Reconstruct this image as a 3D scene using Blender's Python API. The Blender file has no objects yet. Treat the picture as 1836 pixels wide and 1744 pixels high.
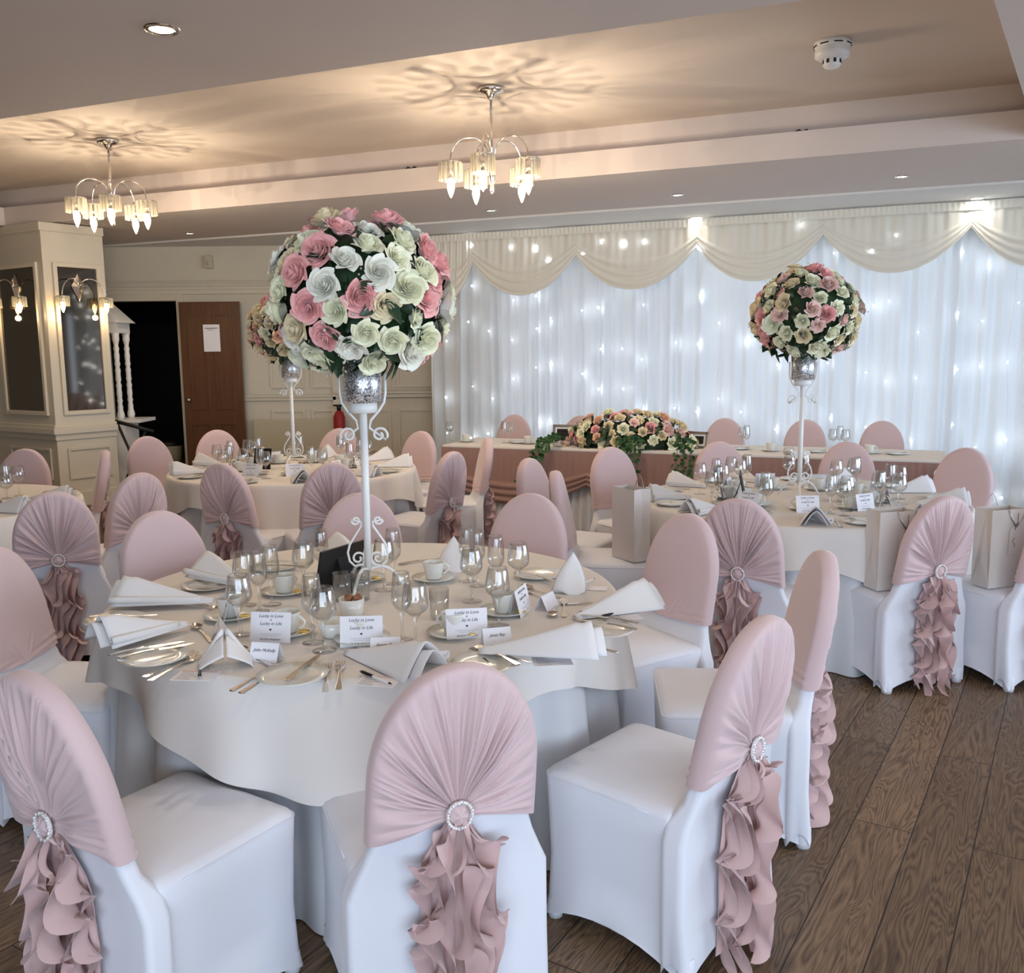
import bpy, bmesh, math, random
from math import sin, cos, pi, radians, atan, atan2, hypot, sqrt, exp
from mathutils import Vector, Matrix, noise
random.seed(7)
S = bpy.context.scene
COL = S.collection

# ---------------------------------------------------------------- camera
F = 1650.0; CH = 1.61; PITCH = atan(240 / F); ROLL = radians(.57)
FW = Vector((0, cos(PITCH), -sin(PITCH))); r0 = Vector((1, 0, 0)); u0 = Vector((0, sin(PITCH), cos(PITCH)))
CR = r0 * cos(ROLL) - u0 * sin(ROLL); CU = u0 * cos(ROLL) + r0 * sin(ROLL)
cam = bpy.data.cameras.new('camera'); camo = bpy.data.objects.new('camera', cam); COL.objects.link(camo)
cam.sensor_fit = 'HORIZONTAL'; cam.sensor_width = 36; cam.lens = 36 * F / 1836; cam.clip_end = 100; cam.clip_start = .05
m = Matrix((CR, CU, -FW)).transposed().to_4x4(); m.translation = Vector((0, 0, CH)); camo.matrix_world = m
S.camera = camo
def at(px, py, h):
    """point of the photograph (px, py) known to lie at height h"""
    d = FW + CR * ((px - 918) / F) + CU * ((872 - py) / F)
    t = (h - CH) / d.z
    return Vector((d.x * t, d.y * t, h))
def aty(px, py, Y):
    d = FW + CR * ((px - 918) / F) + CU * ((872 - py) / F)
    t = Y / d.y
    return Vector((d.x * t, Y, CH + d.z * t))

# ---------------------------------------------------------------- world, light, exposure
S.view_settings.view_transform = 'Standard'; S.view_settings.look = 'None'
S.view_settings.gamma = 1; S.view_settings.use_curve_mapping = False
S.view_settings.exposure = 0.9
w = bpy.data.worlds.new('world'); S.world = w; w.use_nodes = True
w.node_tree.nodes['Background'].inputs[0].default_value = (.62, .76, 1, 1)
w.node_tree.nodes['Background'].inputs[1].default_value = 1.2
def area(name, loc, aim, sx, sy, watt, colr):
    l = bpy.data.lights.new(name, 'AREA'); l.shape = 'RECTANGLE'; l.size = sx; l.size_y = sy; l.energy = watt; l.color = colr
    o = bpy.data.objects.new(name, l); COL.objects.link(o); o.location = loc
    o.rotation_euler = (Vector(aim) - Vector(loc)).to_track_quat('-Z', 'Y').to_euler(); return o
DAY = (.66, .81, 1.0)
area('daylight_behind', (1.2, -2.55, 1.6), (1.0, 3, 1.6), 6.4, 1.7, 118, DAY)
area('daylight_back_window', (.6 + 10.9 * sin(radians(22.5)) - 2.1, 10.9 * cos(radians(22.5)) + .30, 1.55), (-.9, 5, 1.5), 5.9, 2.1, 14, (.8, .9, 1))
area('daylight_side', (6.9, 3.0, 1.7), (1.5, 4.6, 1.3), 5.0, 1.7, 130, DAY)

# ---------------------------------------------------------------- materials
def lin(r, g, b):
    f = lambda c: ((c / 255 + .055) / 1.055) ** 2.4 if c > 10 else c / 255 / 12.92
    return (f(r), f(g), f(b), 1)
def mat(name, colr, rough=.6, metal=0, bump=0, bscale=200, emit=None, estr=0, var=0, vscale=4, trans=0, ior=1.45, alpha=1, sheen=0, spec=None, sss=0, coat=0):
    M = bpy.data.materials.new(name); M.use_nodes = True; nt = M.node_tree; b = nt.nodes['Principled BSDF']
    b.inputs['Base Color'].default_value = colr; b.inputs['Roughness'].default_value = rough; b.inputs['Metallic'].default_value = metal
    b.inputs['Transmission Weight'].default_value = trans; b.inputs['IOR'].default_value = ior; b.inputs['Alpha'].default_value = alpha
    b.inputs['Sheen Weight'].default_value = sheen; b.inputs['Coat Weight'].default_value = coat
    if spec is not None: b.inputs['Specular IOR Level'].default_value = spec
    if emit: b.inputs['Emission Color'].default_value = emit; b.inputs['Emission Strength'].default_value = estr
    tc = nt.nodes.new('ShaderNodeTexCoord')
    if bump:
        n = nt.nodes.new('ShaderNodeTexNoise'); n.inputs['Scale'].default_value = bscale; n.inputs['Detail'].default_value = 3
        bp = nt.nodes.new('ShaderNodeBump'); bp.inputs['Strength'].default_value = bump; bp.inputs['Distance'].default_value = .003
        nt.links.new(tc.outputs['Object'], n.inputs['Vector']); nt.links.new(n.outputs['Fac'], bp.inputs['Height']); nt.links.new(bp.outputs[0], b.inputs['Normal'])
    if var:
        n = nt.nodes.new('ShaderNodeTexNoise'); n.inputs['Scale'].default_value = vscale; n.inputs['Detail'].default_value = 4
        mx = nt.nodes.new('ShaderNodeMix'); mx.data_type = 'RGBA'
        mx.inputs['A'].default_value = [c * (1 - var) for c in colr[:3]] + [1]; mx.inputs['B'].default_value = [min(1, c * (1 + var)) for c in colr[:3]] + [1]
        nt.links.new(tc.outputs['Object'], n.inputs['Vector']); nt.links.new(n.outputs['Fac'], mx.inputs['Factor']); nt.links.new(mx.outputs['Result'], b.inputs['Base Color'])
    return M
MT = {}
MT['cover'] = mat('white_stretch_cover', lin(226, 226, 232), .55, bump=.05, bscale=600, sheen=.3, spec=.3)
MT['hood'] = mat('dusty_pink_chiffon', lin(210, 183, 182), .8, bump=.08, bscale=700, sheen=.4, spec=.15, var=.04, vscale=6)
MT['sash'] = mat('dusty_pink_ruffle', lin(206, 174, 170), .85, bump=.08, bscale=700, sheen=.4, spec=.1, var=.05, vscale=9)
MT['linen'] = mat('white_linen', lin(226, 220, 214), .8, bump=.06, bscale=900, spec=.15, var=.02)
MT['napkin'] = mat('white_napkin', lin(232, 230, 230), .85, bump=.15, bscale=500, spec=.1)
MT['under'] = mat('white_floor_cloth', lin(212, 212, 214), .8, bump=.06, bscale=700, spec=.15)
MT['chrome'] = mat('chrome', (.75, .73, .70, 1), .12, 1)
MT['steel'] = mat('cutlery_steel', (.62, .58, .53, 1), .18, 1)
MT['glass'] = mat('clear_glass', (1, 1, 1, 1), .0, trans=1, ior=1.45)
MT['crystal'] = mat('cut_crystal', (1, .96, .84, 1), .10, trans=.85, ior=1.4)
MT['rhinestone'] = mat('rhinestone', (.95, .92, .9, 1), .12, .55, bump=.6, bscale=900)
MT['china'] = mat('white_china', lin(228, 226, 218), .18, coat=.3)
MT['card'] = mat('white_card', lin(236, 234, 238), .7)
MT['ink'] = mat('black_ink', lin(32, 30, 32), .6)
MT['black'] = mat('matt_black', lin(14, 14, 15), .5)
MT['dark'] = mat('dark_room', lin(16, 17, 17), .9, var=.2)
MT['iron'] = mat('white_iron', lin(232, 230, 226), .35)
MT['ceil'] = mat('ceiling_paint', lin(212, 200, 192), .85, bump=.08, bscale=40, var=.015, vscale=1)
MT['ceilwarm'] = mat('recess_paint', lin(214, 200, 186), .85, bump=.08, bscale=40, var=.015, vscale=1)
MT['ceillit'] = mat('curtain_lit_ceiling', lin(226, 224, 220), .85)  # whiter tone paints in the brightness the curtain throws on this band
MT['wall'] = mat('cream_wall_paint', lin(206, 198, 180), .75, bump=.05, bscale=60, var=.02, vscale=2)
MT['trim'] = mat('cream_gloss_trim', lin(208, 199, 180), .45, var=.02, vscale=3)
MT['mirror'] = mat('smoked_mirror', (.15, .13, .11, 1), .05, 1)
MT['bulb'] = mat('lit_bulb', (1, .9, .7, 1), .3, emit=(1, .72, .38, 1), estr=9)
MT['led'] = mat('fairy_led', (1, 1, 1, 1), .3, emit=(.80, .90, 1, 1), estr=30)
MT['lamp'] = mat('downlight_lamp', (1, 1, 1, 1), .3, emit=(1, .90, .74, 1), estr=14)
MT['lampc'] = mat('cool_downlight_lamp', (1, 1, 1, 1), .3, emit=(1, .96, .9, 1), estr=20)
MT['plastic'] = mat('white_plastic', lin(228, 226, 224), .4)
MT['skirt'] = mat('rose_brown_skirt', lin(160, 126, 116), .75, bump=.05, bscale=500, sheen=.4, spec=.2)
MT['swagc'] = mat('ivory_swag_satin', lin(233, 229, 216), .5, sheen=.3)
MT['gold'] = mat('gold_foil', (.95, .68, .18, 1), .22, 1, bump=.5, bscale=300)
MT['sugar'] = mat('brown_sugar', lin(150, 105, 75), .8, bump=.5, bscale=300)
MT['leaf'] = mat('dark_leaf', lin(38, 62, 36), .42, var=.45, vscale=9)
MT['ivy'] = mat('ivy_leaf', lin(48, 86, 44), .45, var=.4, vscale=14)
MT['gyp'] = mat('white_filler_bloom', lin(214, 208, 196), .7)
MT['bag'] = mat('pale_gift_bag', lin(216, 206, 198), .45, var=.015, vscale=8)
MT['photo'] = mat('dark_photograph', lin(40, 34, 34), .3, var=.5, vscale=30)
MT['silver'] = mat('silver_frame', (.5, .47, .42, 1), .3, 1)
MT['bin'] = mat('cream_bin', lin(190, 180, 155), .5)
MT['lemon'] = mat('lemon_yellow', lin(232, 205, 60), .5)
MT['red'] = mat('red_plastic', lin(150, 30, 28), .5)
MT['pinkpaper'] = mat('pink_print', lin(214, 170, 168), .7)
MT['lace'] = mat('teal_wall', lin(140, 160, 160), .7)
ROSE = {}
for k, c in dict(ivory=(252, 248, 216), pink=(255, 188, 182), cream=(244, 228, 188), blush=(252, 214, 200), white=(250, 246, 230), peach=(244, 200, 164)).items():
    ROSE[k] = mat(k + '_petal', lin(*c), .6, sheen=.3, spec=.25, var=.06, vscale=25)
def nodes_of(M): return M.node_tree, M.node_tree.nodes, M.node_tree.links
# thin blown glass: clear face on, mirror-like at grazing angles
M = bpy.data.materials.new('thin_glass'); M.use_nodes = True; nt, nd, lk = nodes_of(M); MT['glass'] = M; nd.remove(nd['Principled BSDF'])
ta_ = nd.new('ShaderNodeBsdfTransparent'); ta_.inputs[0].default_value = (.985, .99, .985, 1); gl_ = nd.new('ShaderNodeBsdfGlossy'); gl_.inputs['Roughness'].default_value = .03
lw_ = nd.new('ShaderNodeLayerWeight'); lw_.inputs[0].default_value = .27; mr_ = nd.new('ShaderNodeMapRange'); mr_.inputs['To Min'].default_value = .05; mr_.inputs['To Max'].default_value = .9
lk.new(lw_.outputs['Facing'], mr_.inputs[0]); mm_ = nd.new('ShaderNodeMixShader'); lk.new(mr_.outputs[0], mm_.inputs[0]); lk.new(ta_.outputs[0], mm_.inputs[1]); lk.new(gl_.outputs[0], mm_.inputs[2]); lk.new(mm_.outputs[0], nd['Material Output'].inputs[0])
# glitter vase
M = mat('silver_glitter', (.6, .6, .62, 1), .3, .8); nt, nd, lk = nodes_of(M); MT['glitter'] = M
tc = nd.new('ShaderNodeTexCoord'); v = nd.new('ShaderNodeTexVoronoi'); v.inputs['Scale'].default_value = 260
lk.new(tc.outputs['Object'], v.inputs['Vector']); cr = nd.new('ShaderNodeValToRGB'); cr.color_ramp.elements[0].color = (.05, .05, .06, 1); cr.color_ramp.elements[1].color = (1, 1, 1, 1); cr.color_ramp.elements[1].position = .8
sp = nd.new('ShaderNodeSeparateColor'); lk.new(v.outputs['Color'], sp.inputs[0]); lk.new(sp.outputs[0], cr.inputs[0]); lk.new(cr.outputs[0], nd['Principled BSDF'].inputs['Base Color'])
nm = nd.new('ShaderNodeBump'); nm.inputs['Strength'].default_value = 1; nm.inputs['Distance'].default_value = .004; lk.new(sp.outputs[1], nm.inputs['Height']); lk.new(nm.outputs[0], nd['Principled BSDF'].inputs['Normal'])
# sheer curtain
M = bpy.data.materials.new('white_voile'); M.use_nodes = True; nt, nd, lk = nodes_of(M); MT['voile'] = M
b = nd['Principled BSDF']; b.inputs['Base Color'].default_value = lin(236, 238, 238); b.inputs['Roughness'].default_value = .8; b.inputs['Specular IOR Level'].default_value = .1
tl = nd.new('ShaderNodeBsdfTranslucent'); tl.inputs[0].default_value = lin(236, 240, 244); mx = nd.new('ShaderNodeMixShader'); mx.inputs[0].default_value = .4
lk.new(b.outputs[0], mx.inputs[1]); lk.new(tl.outputs[0], mx.inputs[2]); lk.new(mx.outputs[0], nd['Material Output'].inputs[0])
# oak planks
M = bpy.data.materials.new('oak_planks'); M.use_nodes = True; nt, nd, lk = nodes_of(M); MT['floor'] = M
b = nd['Principled BSDF']; tc = nd.new('ShaderNodeTexCoord'); mp = nd.new('ShaderNodeMapping'); mp.inputs['Rotation'].default_value = (0, 0, radians(0))
lk.new(tc.outputs['Object'], mp.inputs['Vector'])
br = nd.new('ShaderNodeTexBrick'); br.offset = .37; br.inputs['Scale'].default_value = 1; br.inputs['Brick Width'].default_value = 1.9; br.inputs['Row Height'].default_value = .185
br.inputs['Mortar Size'].default_value = .0022; br.inputs['Mortar Smooth'].default_value = .2; br.inputs['Color1'].default_value = (0, 0, 0, 1); br.inputs['Color2'].default_value = (1, 1, 1, 1); br.inputs['Mortar'].default_value = (.5, .5, .5, 1)
lk.new(mp.outputs[0], br.inputs['Vector'])
# per-plank shift of the grain
sc = nd.new('ShaderNodeVectorMath'); sc.operation = 'MULTIPLY'; sc.inputs[1].default_value = (1.4, 10, 1); lk.new(mp.outputs[0], sc.inputs[0])
ad = nd.new('ShaderNodeVectorMath'); ad.operation = 'ADD'; lk.new(sc.outputs[0], ad.inputs[0])
cs = nd.new('ShaderNodeVectorMath'); cs.operation = 'SCALE'; cs.inputs['Scale'].default_value = 17; lk.new(br.outputs['Color'], cs.inputs[0]); lk.new(cs.outputs[0], ad.inputs[1])
wn = nd.new('ShaderNodeTexNoise'); wn.inputs['Scale'].default_value = 1.1; wn.inputs['Detail'].default_value = 2.5; wn.inputs['Distortion'].default_value = .6; lk.new(ad.outputs[0], wn.inputs['Vector'])
mu = nd.new('ShaderNodeMath'); mu.operation = 'MULTIPLY'; mu.inputs[1].default_value = 20; lk.new(wn.outputs['Fac'], mu.inputs[0])
si = nd.new('ShaderNodeMath'); si.operation = 'PINGPONG'; si.inputs[1].default_value = .5; lk.new(mu.outputs[0], si.inputs[0])
fn = nd.new('ShaderNodeTexNoise'); fn.inputs['Scale'].default_value = 1; fn.inputs['Detail'].default_value = 5
s2 = nd.new('ShaderNodeVectorMath'); s2.operation = 'MULTIPLY'; s2.inputs[1].default_value = (9, 130, 1); lk.new(mp.outputs[0], s2.inputs[0]); lk.new(s2.outputs[0], fn.inputs['Vector'])
r1 = nd.new('ShaderNodeValToRGB'); r1.color_ramp.elements[0].color = lin(58, 44, 32); r1.color_ramp.elements[0].position = .0; r1.color_ramp.elements[1].color = lin(136, 110, 84); r1.color_ramp.elements[1].position = .75
e = r1.color_ramp.elements.new(.3); e.color = lin(104, 82, 62)
m2 = nd.new('ShaderNodeMath'); m2.operation = 'MULTIPLY_ADD'; m2.inputs[1].default_value = 1.1; lk.new(si.outputs[0], m2.inputs[0])
m3 = nd.new('ShaderNodeMath'); m3.operation = 'MULTIPLY_ADD'; m3.inputs[1].default_value = .9; m3.inputs[2].default_value = -.25; lk.new(fn.outputs['Fac'], m3.inputs[0]); lk.new(m3.outputs[0], m2.inputs[2])
lk.new(m2.outputs[0], r1.inputs[0])
hv = nd.new('ShaderNodeHueSaturation'); lk.new(r1.outputs[0], hv.inputs['Color'])
m4 = nd.new('ShaderNodeMapRange'); m4.inputs['To Min'].default_value = .72; m4.inputs['To Max'].default_value = 1.15; lk.new(br.outputs['Color'], m4.inputs[0]); lk.new(m4.outputs[0], hv.inputs['Value'])
mxx = nd.new('ShaderNodeMix'); mxx.data_type = 'RGBA'; lk.new(br.outputs['Fac'], mxx.inputs['Factor']); lk.new(hv.outputs[0], mxx.inputs['A']); mxx.inputs['B'].default_value = lin(30, 23, 18)
lk.new(mxx.outputs['Result'], b.inputs['Base Color']); b.inputs['Roughness'].default_value = .5
bp = nd.new('ShaderNodeBump'); bp.inputs['Strength'].default_value = .35; bp.inputs['Distance'].default_value = .002; lk.new(m2.outputs[0], bp.inputs['Height']); lk.new(bp.outputs[0], b.inputs['Normal'])
# stained door wood
M = bpy.data.materials.new('stained_door_wood'); M.use_nodes = True; nt, nd, lk = nodes_of(M); MT['door'] = M
b = nd['Principled BSDF']; tc = nd.new('ShaderNodeTexCoord'); mp = nd.new('ShaderNodeMapping'); mp.inputs['Scale'].default_value = (22, 22, 1.5); lk.new(tc.outputs['Object'], mp.inputs[0])
n = nd.new('ShaderNodeTexNoise'); n.inputs['Scale'].default_value = 1.5; n.inputs['Detail'].default_value = 4; lk.new(mp.outputs[0], n.inputs['Vector']); r1 = nd.new('ShaderNodeValToRGB')
r1.color_ramp.elements[0].color = lin(72, 44, 24); r1.color_ramp.elements[1].color = lin(108, 68, 38); lk.new(n.outputs['Fac'], r1.inputs[0]); lk.new(r1.outputs[0], b.inputs['Base Color']); b.inputs['Roughness'].default_value = .4

# ---------------------------------------------------------------- mesh helpers
class MB:
    def __init__(s): s.v = []; s.f = []
    def add(s, v, f):
        n = len(s.v); s.v += [tuple(p) for p in v]; s.f += [tuple(i + n for i in q) for q in f]; return s
    def grid(s, fn, nu, nv, cu=False, cv=False):
        """fn(i/nu, j/nv); cu / cv close that direction"""
        U = nu if cu else nu + 1; V = nv if cv else nv + 1
        v = [fn(i / nu, j / nv) for i in range(U) for j in range(V)]
        f = [(i * V + j, ((i + 1) % U) * V + j, ((i + 1) % U) * V + (j + 1) % V, i * V + (j + 1) % V)
             for i in range(nu) for j in range(nv)]
        return s.add(v, f)
    def box(s, a, b, mtx=None):
        x0, y0, z0 = a; x1, y1, z1 = b
        v = [Vector(p) for p in ((x0, y0, z0), (x1, y0, z0), (x1, y1, z0), (x0, y1, z0), (x0, y0, z1), (x1, y0, z1), (x1, y1, z1), (x0, y1, z1))]
        if mtx: v = [mtx @ p for p in v]
        return s.add(v, [(0, 3, 2, 1), (4, 5, 6, 7), (0, 1, 5, 4), (1, 2, 6, 5), (2, 3, 7, 6), (3, 0, 4, 7)])
    def prism(s, poly, z0, z1):
        n = len(poly); v = [(x, y, z0) for x, y in poly] + [(x, y, z1) for x, y in poly]
        return s.add(v, [tuple(range(n))[::-1], tuple(range(n, 2 * n))] + [(i, (i + 1) % n, n + (i + 1) % n, n + i) for i in range(n)])
    def lathe(s, prof, n=24, c=(0, 0, 0), mtx=None):
        def fn(u, j):
            r, z = prof[min(len(prof) - 1, round(j * (len(prof) - 1)))]
            p = Vector((c[0] + r * cos(2 * pi * u), c[1] + r * sin(2 * pi * u), c[2] + z)); return mtx @ p if mtx else p
        return s.grid(fn, n, len(prof) - 1, cu=True)
    def tube(s, pts, r, n=8, cap=True):
        pts = [Vector(p) for p in pts]; k0 = len(s.v); prev = None; rings = []
        for i, p in enumerate(pts):
            t = (pts[min(i + 1, len(pts) - 1)] - pts[max(i - 1, 0)]).normalized()
            if prev is None:
                a = Vector((0, 0, 1)) if abs(t.z) < .9 else Vector((1, 0, 0)); nx = (a - t * a.dot(t)).normalized()
            else: nx = (prev - t * prev.dot(t)).normalized()
            prev = nx; ny = t.cross(nx); rr = r(i / (len(pts) - 1)) if callable(r) else r
            rings.append([p + (nx * cos(2 * pi * k / n) + ny * sin(2 * pi * k / n)) * rr for k in range(n)])
        v = [q for R in rings for q in R]; f = [(i * n + k, i * n + (k + 1) % n, (i + 1) * n + (k + 1) % n, (i + 1) * n + k) for i in range(len(pts) - 1) for k in range(n)]
        if cap: f += [tuple(range(n))[::-1], tuple((len(pts) - 1) * n + k for k in range(n))]
        return s.add(v, f)
    def ball(s, c, r, n=8, m_=6, sq=(1, 1, 1)):
        return s.grid(lambda u, v: (c[0] + r * sq[0] * sin(pi * v) * cos(2 * pi * u), c[1] + r * sq[1] * sin(pi * v) * sin(2 * pi * u), c[2] + r * sq[2] * cos(pi * v)), n, m_, cu=True)
    def mesh(s, name, smooth=True, merge=False):
        me = bpy.data.meshes.new(name); me.from_pydata(s.v, [], s.f); me.update()
        b = bmesh.new(); b.from_mesh(me)
        if merge: bmesh.ops.remove_doubles(b, verts=b.verts, dist=1e-5)
        bmesh.ops.recalc_face_normals(b, faces=b.faces); b.to_mesh(me); b.free()
        if smooth: me.polygons.foreach_set('use_smooth', [True] * len(me.polygons))
        return me
    def obj(s, name, m_, parent=None, smooth=True, merge=False, loc=None):
        o = bpy.data.objects.new(name, s.mesh(name, smooth, merge)); COL.objects.link(o)
        if m_: o.data.materials.append(MT[m_] if isinstance(m_, str) else m_)
        if parent: o.parent = parent
        if loc: o.location = loc
        return o
def bev(o, w_=.003, seg=2, ang=40):
    b = o.modifiers.new('bevel', 'BEVEL'); b.width = w_; b.segments = seg; b.limit_method = 'ANGLE'; b.angle_limit = radians(ang); return o
def solid(o, t): s_ = o.modifiers.new('solid', 'SOLIDIFY'); s_.thickness = t; s_.offset = 0; return o
def empty(name, loc=(0, 0, 0), rz=0, label=None, cat=None, group=None):
    o = bpy.data.objects.new(name, None); COL.objects.link(o); o.location = loc; o.rotation_euler = (0, 0, rz); o.empty_display_size = .05
    return tag(o, label, cat, group)
def tag(o, label=None, cat=None, group=None, kind=None):
    if label: o['label'] = label
    if cat: o['category'] = cat
    if group: o['group'] = group
    if kind: o['kind'] = kind
    return o
def kids(o): return [c for c in ALL if c.parent == o]
ALL = []
def dup(o, loc, rz=0, label=None, group=None, cat=None, tilt=None):
    """copy a thing with its parts and their parts"""
    def rec(a, par):
        c = a.copy(); COL.objects.link(c)
        if par: c.parent = par
        for ch in list(a.children): rec(ch, c)
        return c
    c = rec(o, None); c.location = loc; c.rotation_euler = (tilt[0], tilt[1], rz) if tilt else (0, 0, rz)
    return tag(c, label, cat, group)
class Proto:
    """first use moves the original, later uses copy it"""
    def __init__(s, o): s.o = o; s.used = False
    def put(s, loc, rz=0, label=None, group=None, cat=None, tilt=None):
        if not s.used:
            s.used = True; o = s.o; o.location = loc; o.rotation_euler = (tilt[0], tilt[1], rz) if tilt else (0, 0, rz); return tag(o, label, cat, group)
        c = dup(s.o, loc, rz, label, None, cat, tilt)
        if group: c['group'] = group
        elif 'group' in c: del c['group']
        return c
def text(s_, size, m_, parent, name='lettering', shear=0, loc=(0, 0, 0), rot=(0, 0, 0), th=.0003):
    cu = bpy.data.curves.new('t', 'FONT'); cu.body = s_; cu.size = size; cu.align_x = 'CENTER'; cu.align_y = 'CENTER'; cu.extrude = th; cu.shear = shear; cu.resolution_u = 3
    t = bpy.data.objects.new('t', cu); COL.objects.link(t)
    me = bpy.data.meshes.new_from_object(t.evaluated_get(bpy.context.evaluated_depsgraph_get())); bpy.data.objects.remove(t)
    me.transform(Matrix.Translation(loc) @ Matrix.Rotation(rot[2], 4, 'Z') @ Matrix.Rotation(rot[0], 4, 'X'))
    me.materials.clear(); me.materials.append(MT[m_]); o = bpy.data.objects.new(name, me); COL.objects.link(o); o.parent = parent; return o
def struct(o, label=None): return tag(o, label, None, None, 'structure')

# ---------------------------------------------------------------- room shell
A1 = radians(22.5); U1 = Vector((cos(A1), -sin(A1), 0)); N1 = Vector((sin(A1), cos(A1), 0))
A2 = radians(32); U2 = Vector((sin(A2), cos(A2), 0))
def RS(s, t, z=0): return U1 * s + N1 * t + Vector((0, 0, z))
HS = 3.0; HC = 3.4; TN = 4.10; TF = 7.30
fl = MB().box((-9, -4, -.1), (9, 15, 0)); fl.v = [tuple(Matrix.Rotation(-radians(90 - 32), 3, 'Z') @ Vector((x, y, z))) for x, y, z in fl.v]
fo = MB().box((-14, -14, -.1), (18, 14, 0)).obj('floor', 'floor', smooth=False); fo.rotation_euler.z = radians(58.3); fo.location = (.02, .06, 0); struct(fo)
def clip(p0, d, t):  # where the line p0 + k d meets room depth t
    k = (t - N1.dot(p0)) / N1.dot(d); return p0 + d * k
pr1 = at(1782, 0, HS); pr2 = at(1836, 173, HS); dr = (pr2 - pr1).normalized()
RF = clip(pr1, dr, TF); RN = clip(pr1, dr, TN); pl = at(62, 411, HS); LF = clip(pl, U2, TF); LN = clip(pl, U2, TN)
def xy(v): return (v.x, v.y)
big = 14
c = MB()
c.prism([xy(RS(-big, -6)), xy(RS(big, -6)), xy(RS(big, TN)), xy(RS(-big, TN))], HS, HS + .5)
c.prism([xy(RS(-big, TF)), xy(RS(big, TF)), xy(RS(big, 9.05)), xy(RS(-big, 9.05))], HS, HS + .19)
c.prism([xy(RS(-big, TF + .16)), xy(RS(big, TF + .16)), xy(RS(big, 14)), xy(RS(-big, 14))], HS + .18, HS + .5)
c.prism([xy(RS(-big, TN)), xy(LN), xy(LF), xy(RS(-big, TF))], HS, HS + .19)
c.prism([xy(RS(-big, TN)), xy(LN - U1 * .16), xy(LF - U1 * .16), xy(RS(-big, TF))], HS + .18, HS + .5)
c.prism([xy(RN), xy(RS(big, TN)), xy(RS(big, TF)), xy(RF)], HS, HS + .5)
struct(c.obj('ceiling', 'ceil', smooth=False))
struct(MB().prism([xy(RS(-big, TN - .1)), xy(RS(big, TN - .1)), xy(RS(big, TF + .3)), xy(RS(-big, TF + .3))], HC, HC + .1).obj('ceiling', 'ceilwarm', smooth=False))
struct(MB().prism([xy(RS(-big, 9.05)), xy(RS(big, 9.05)), xy(RS(big, 14)), xy(RS(-big, 14))], HS - .02, HS + .19).obj('ceiling', 'ceillit', smooth=False))
# walls
WY = 12.0
def wall_seg(p, q, z0, z1, th=.12, name='wall_back', m_='wall'):
    p = Vector((p[0], p[1], 0)); q = Vector((q[0], q[1], 0)); d = (q - p).normalized(); n_ = Vector((-d.y, d.x, 0)) * th
    return MB().prism([xy(p), xy(q), xy(q + n_), xy(p + n_)], z0, z1)
xL = aty(196, 700, WY).x; xR = aty(326, 700, WY).x; dtop = aty(260, 540, WY).z
wb = MB(); wb.box((-9, WY, 0), (xL, WY + .15, 3)); wb.box((xR, WY, 0), (.2, WY + .15, 3)); wb.box((xL, WY, dtop), (xR, WY + .15, 3))
struct(wb.obj('wall_back', 'wall', smooth=False))
p0 = RS(-4.95, 10.35); p1 = RS(4.6, 10.35)
WQ = RS(-4.95, 10.5), RS(4.6, 10.5)
for a_, b_, z0, z1 in ((-4.95, -4.3, 0, 3), (1.6, 4.6, 0, 3), (-4.3, 1.6, 0, .5), (-4.3, 1.6, 2.6, 3)):
    q0 = RS(a_, 10.5); q1 = RS(b_, 10.5); struct(wall_seg((q0.x, q0.y), (q1.x, q1.y), z0, z1).obj('wall_back', 'wall', smooth=False))
mbw = MB()
for k_ in range(6):
    sa = -4.3 + 5.9 * k_ / 5; q0 = RS(sa - .03, 10.5); q1 = RS(sa + .03, 10.5); mbw.prism([xy(q0), xy(q1), xy(q1 + N1 * .08), xy(q0 + N1 * .08)], .5, 2.6)
struct(mbw.obj('window_3', 'plastic', smooth=False))
struct(wall_seg((p0.x, p0.y), (.2, WY), 0, 3).obj('wall_back', 'wall', smooth=False))
# right wall with windows behind / beside the viewer
def window_wall(p, q, wins, name, z0=.55, z1=2.4):
    p = Vector(p); q = Vector(q); d = (q - p); L = d.length; d.normalize(); n_ = Vector((-d.y, d.x))
    def quad(a, b_, za, zb, th=.2): return [xy(p + d * a), xy(p + d * b_), xy(p + d * b_ - n_ * th), xy(p + d * a - n_ * th)], za, zb
    mb = MB(); mb.prism(*quad(0, L, 0, z0)); mb.prism(*quad(0, L, z1, 3.0)); cur = 0
    for a, b_ in wins: mb.prism(*quad(cur, a, z0, z1)); cur = b_
    mb.prism(*quad(cur, L, z0, z1)); struct(mb.obj(name, 'wall', smooth=False))
    for i, (a, b_) in enumerate(wins):
        f = MB()
        for aa, bb, za, zb in ((a, a + .06, z0, z1), (b_ - .06, b_, z0, z1), (a, b_, z0, z0 + .06), (a, b_, z1 - .06, z1), ((a + b_) / 2 - .025, (a + b_) / 2 + .025, z0, z1)): f.prism(*quad(aa, bb, za, zb, .08))
        struct(f.obj('window_%d' % (i + 1), 'plastic', smooth=False))
window_wall((6.6, -2.4), (-5.5, -2.4), [(2.1, 8.6)], 'wall_front')
window_wall((6.6, 8.1), (6.6, -2.4), [(2.4, 7.6)], 'wall_right')
struct(MB().box((-9.1, -2.4, 0), (-9, WY, 3)).obj('wall_left', 'wall', smooth=False))
struct(MB().box((-9, -2.5, 0), (-5.5, -2.4, 3)).obj('wall_front', 'wall', smooth=False))
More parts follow.
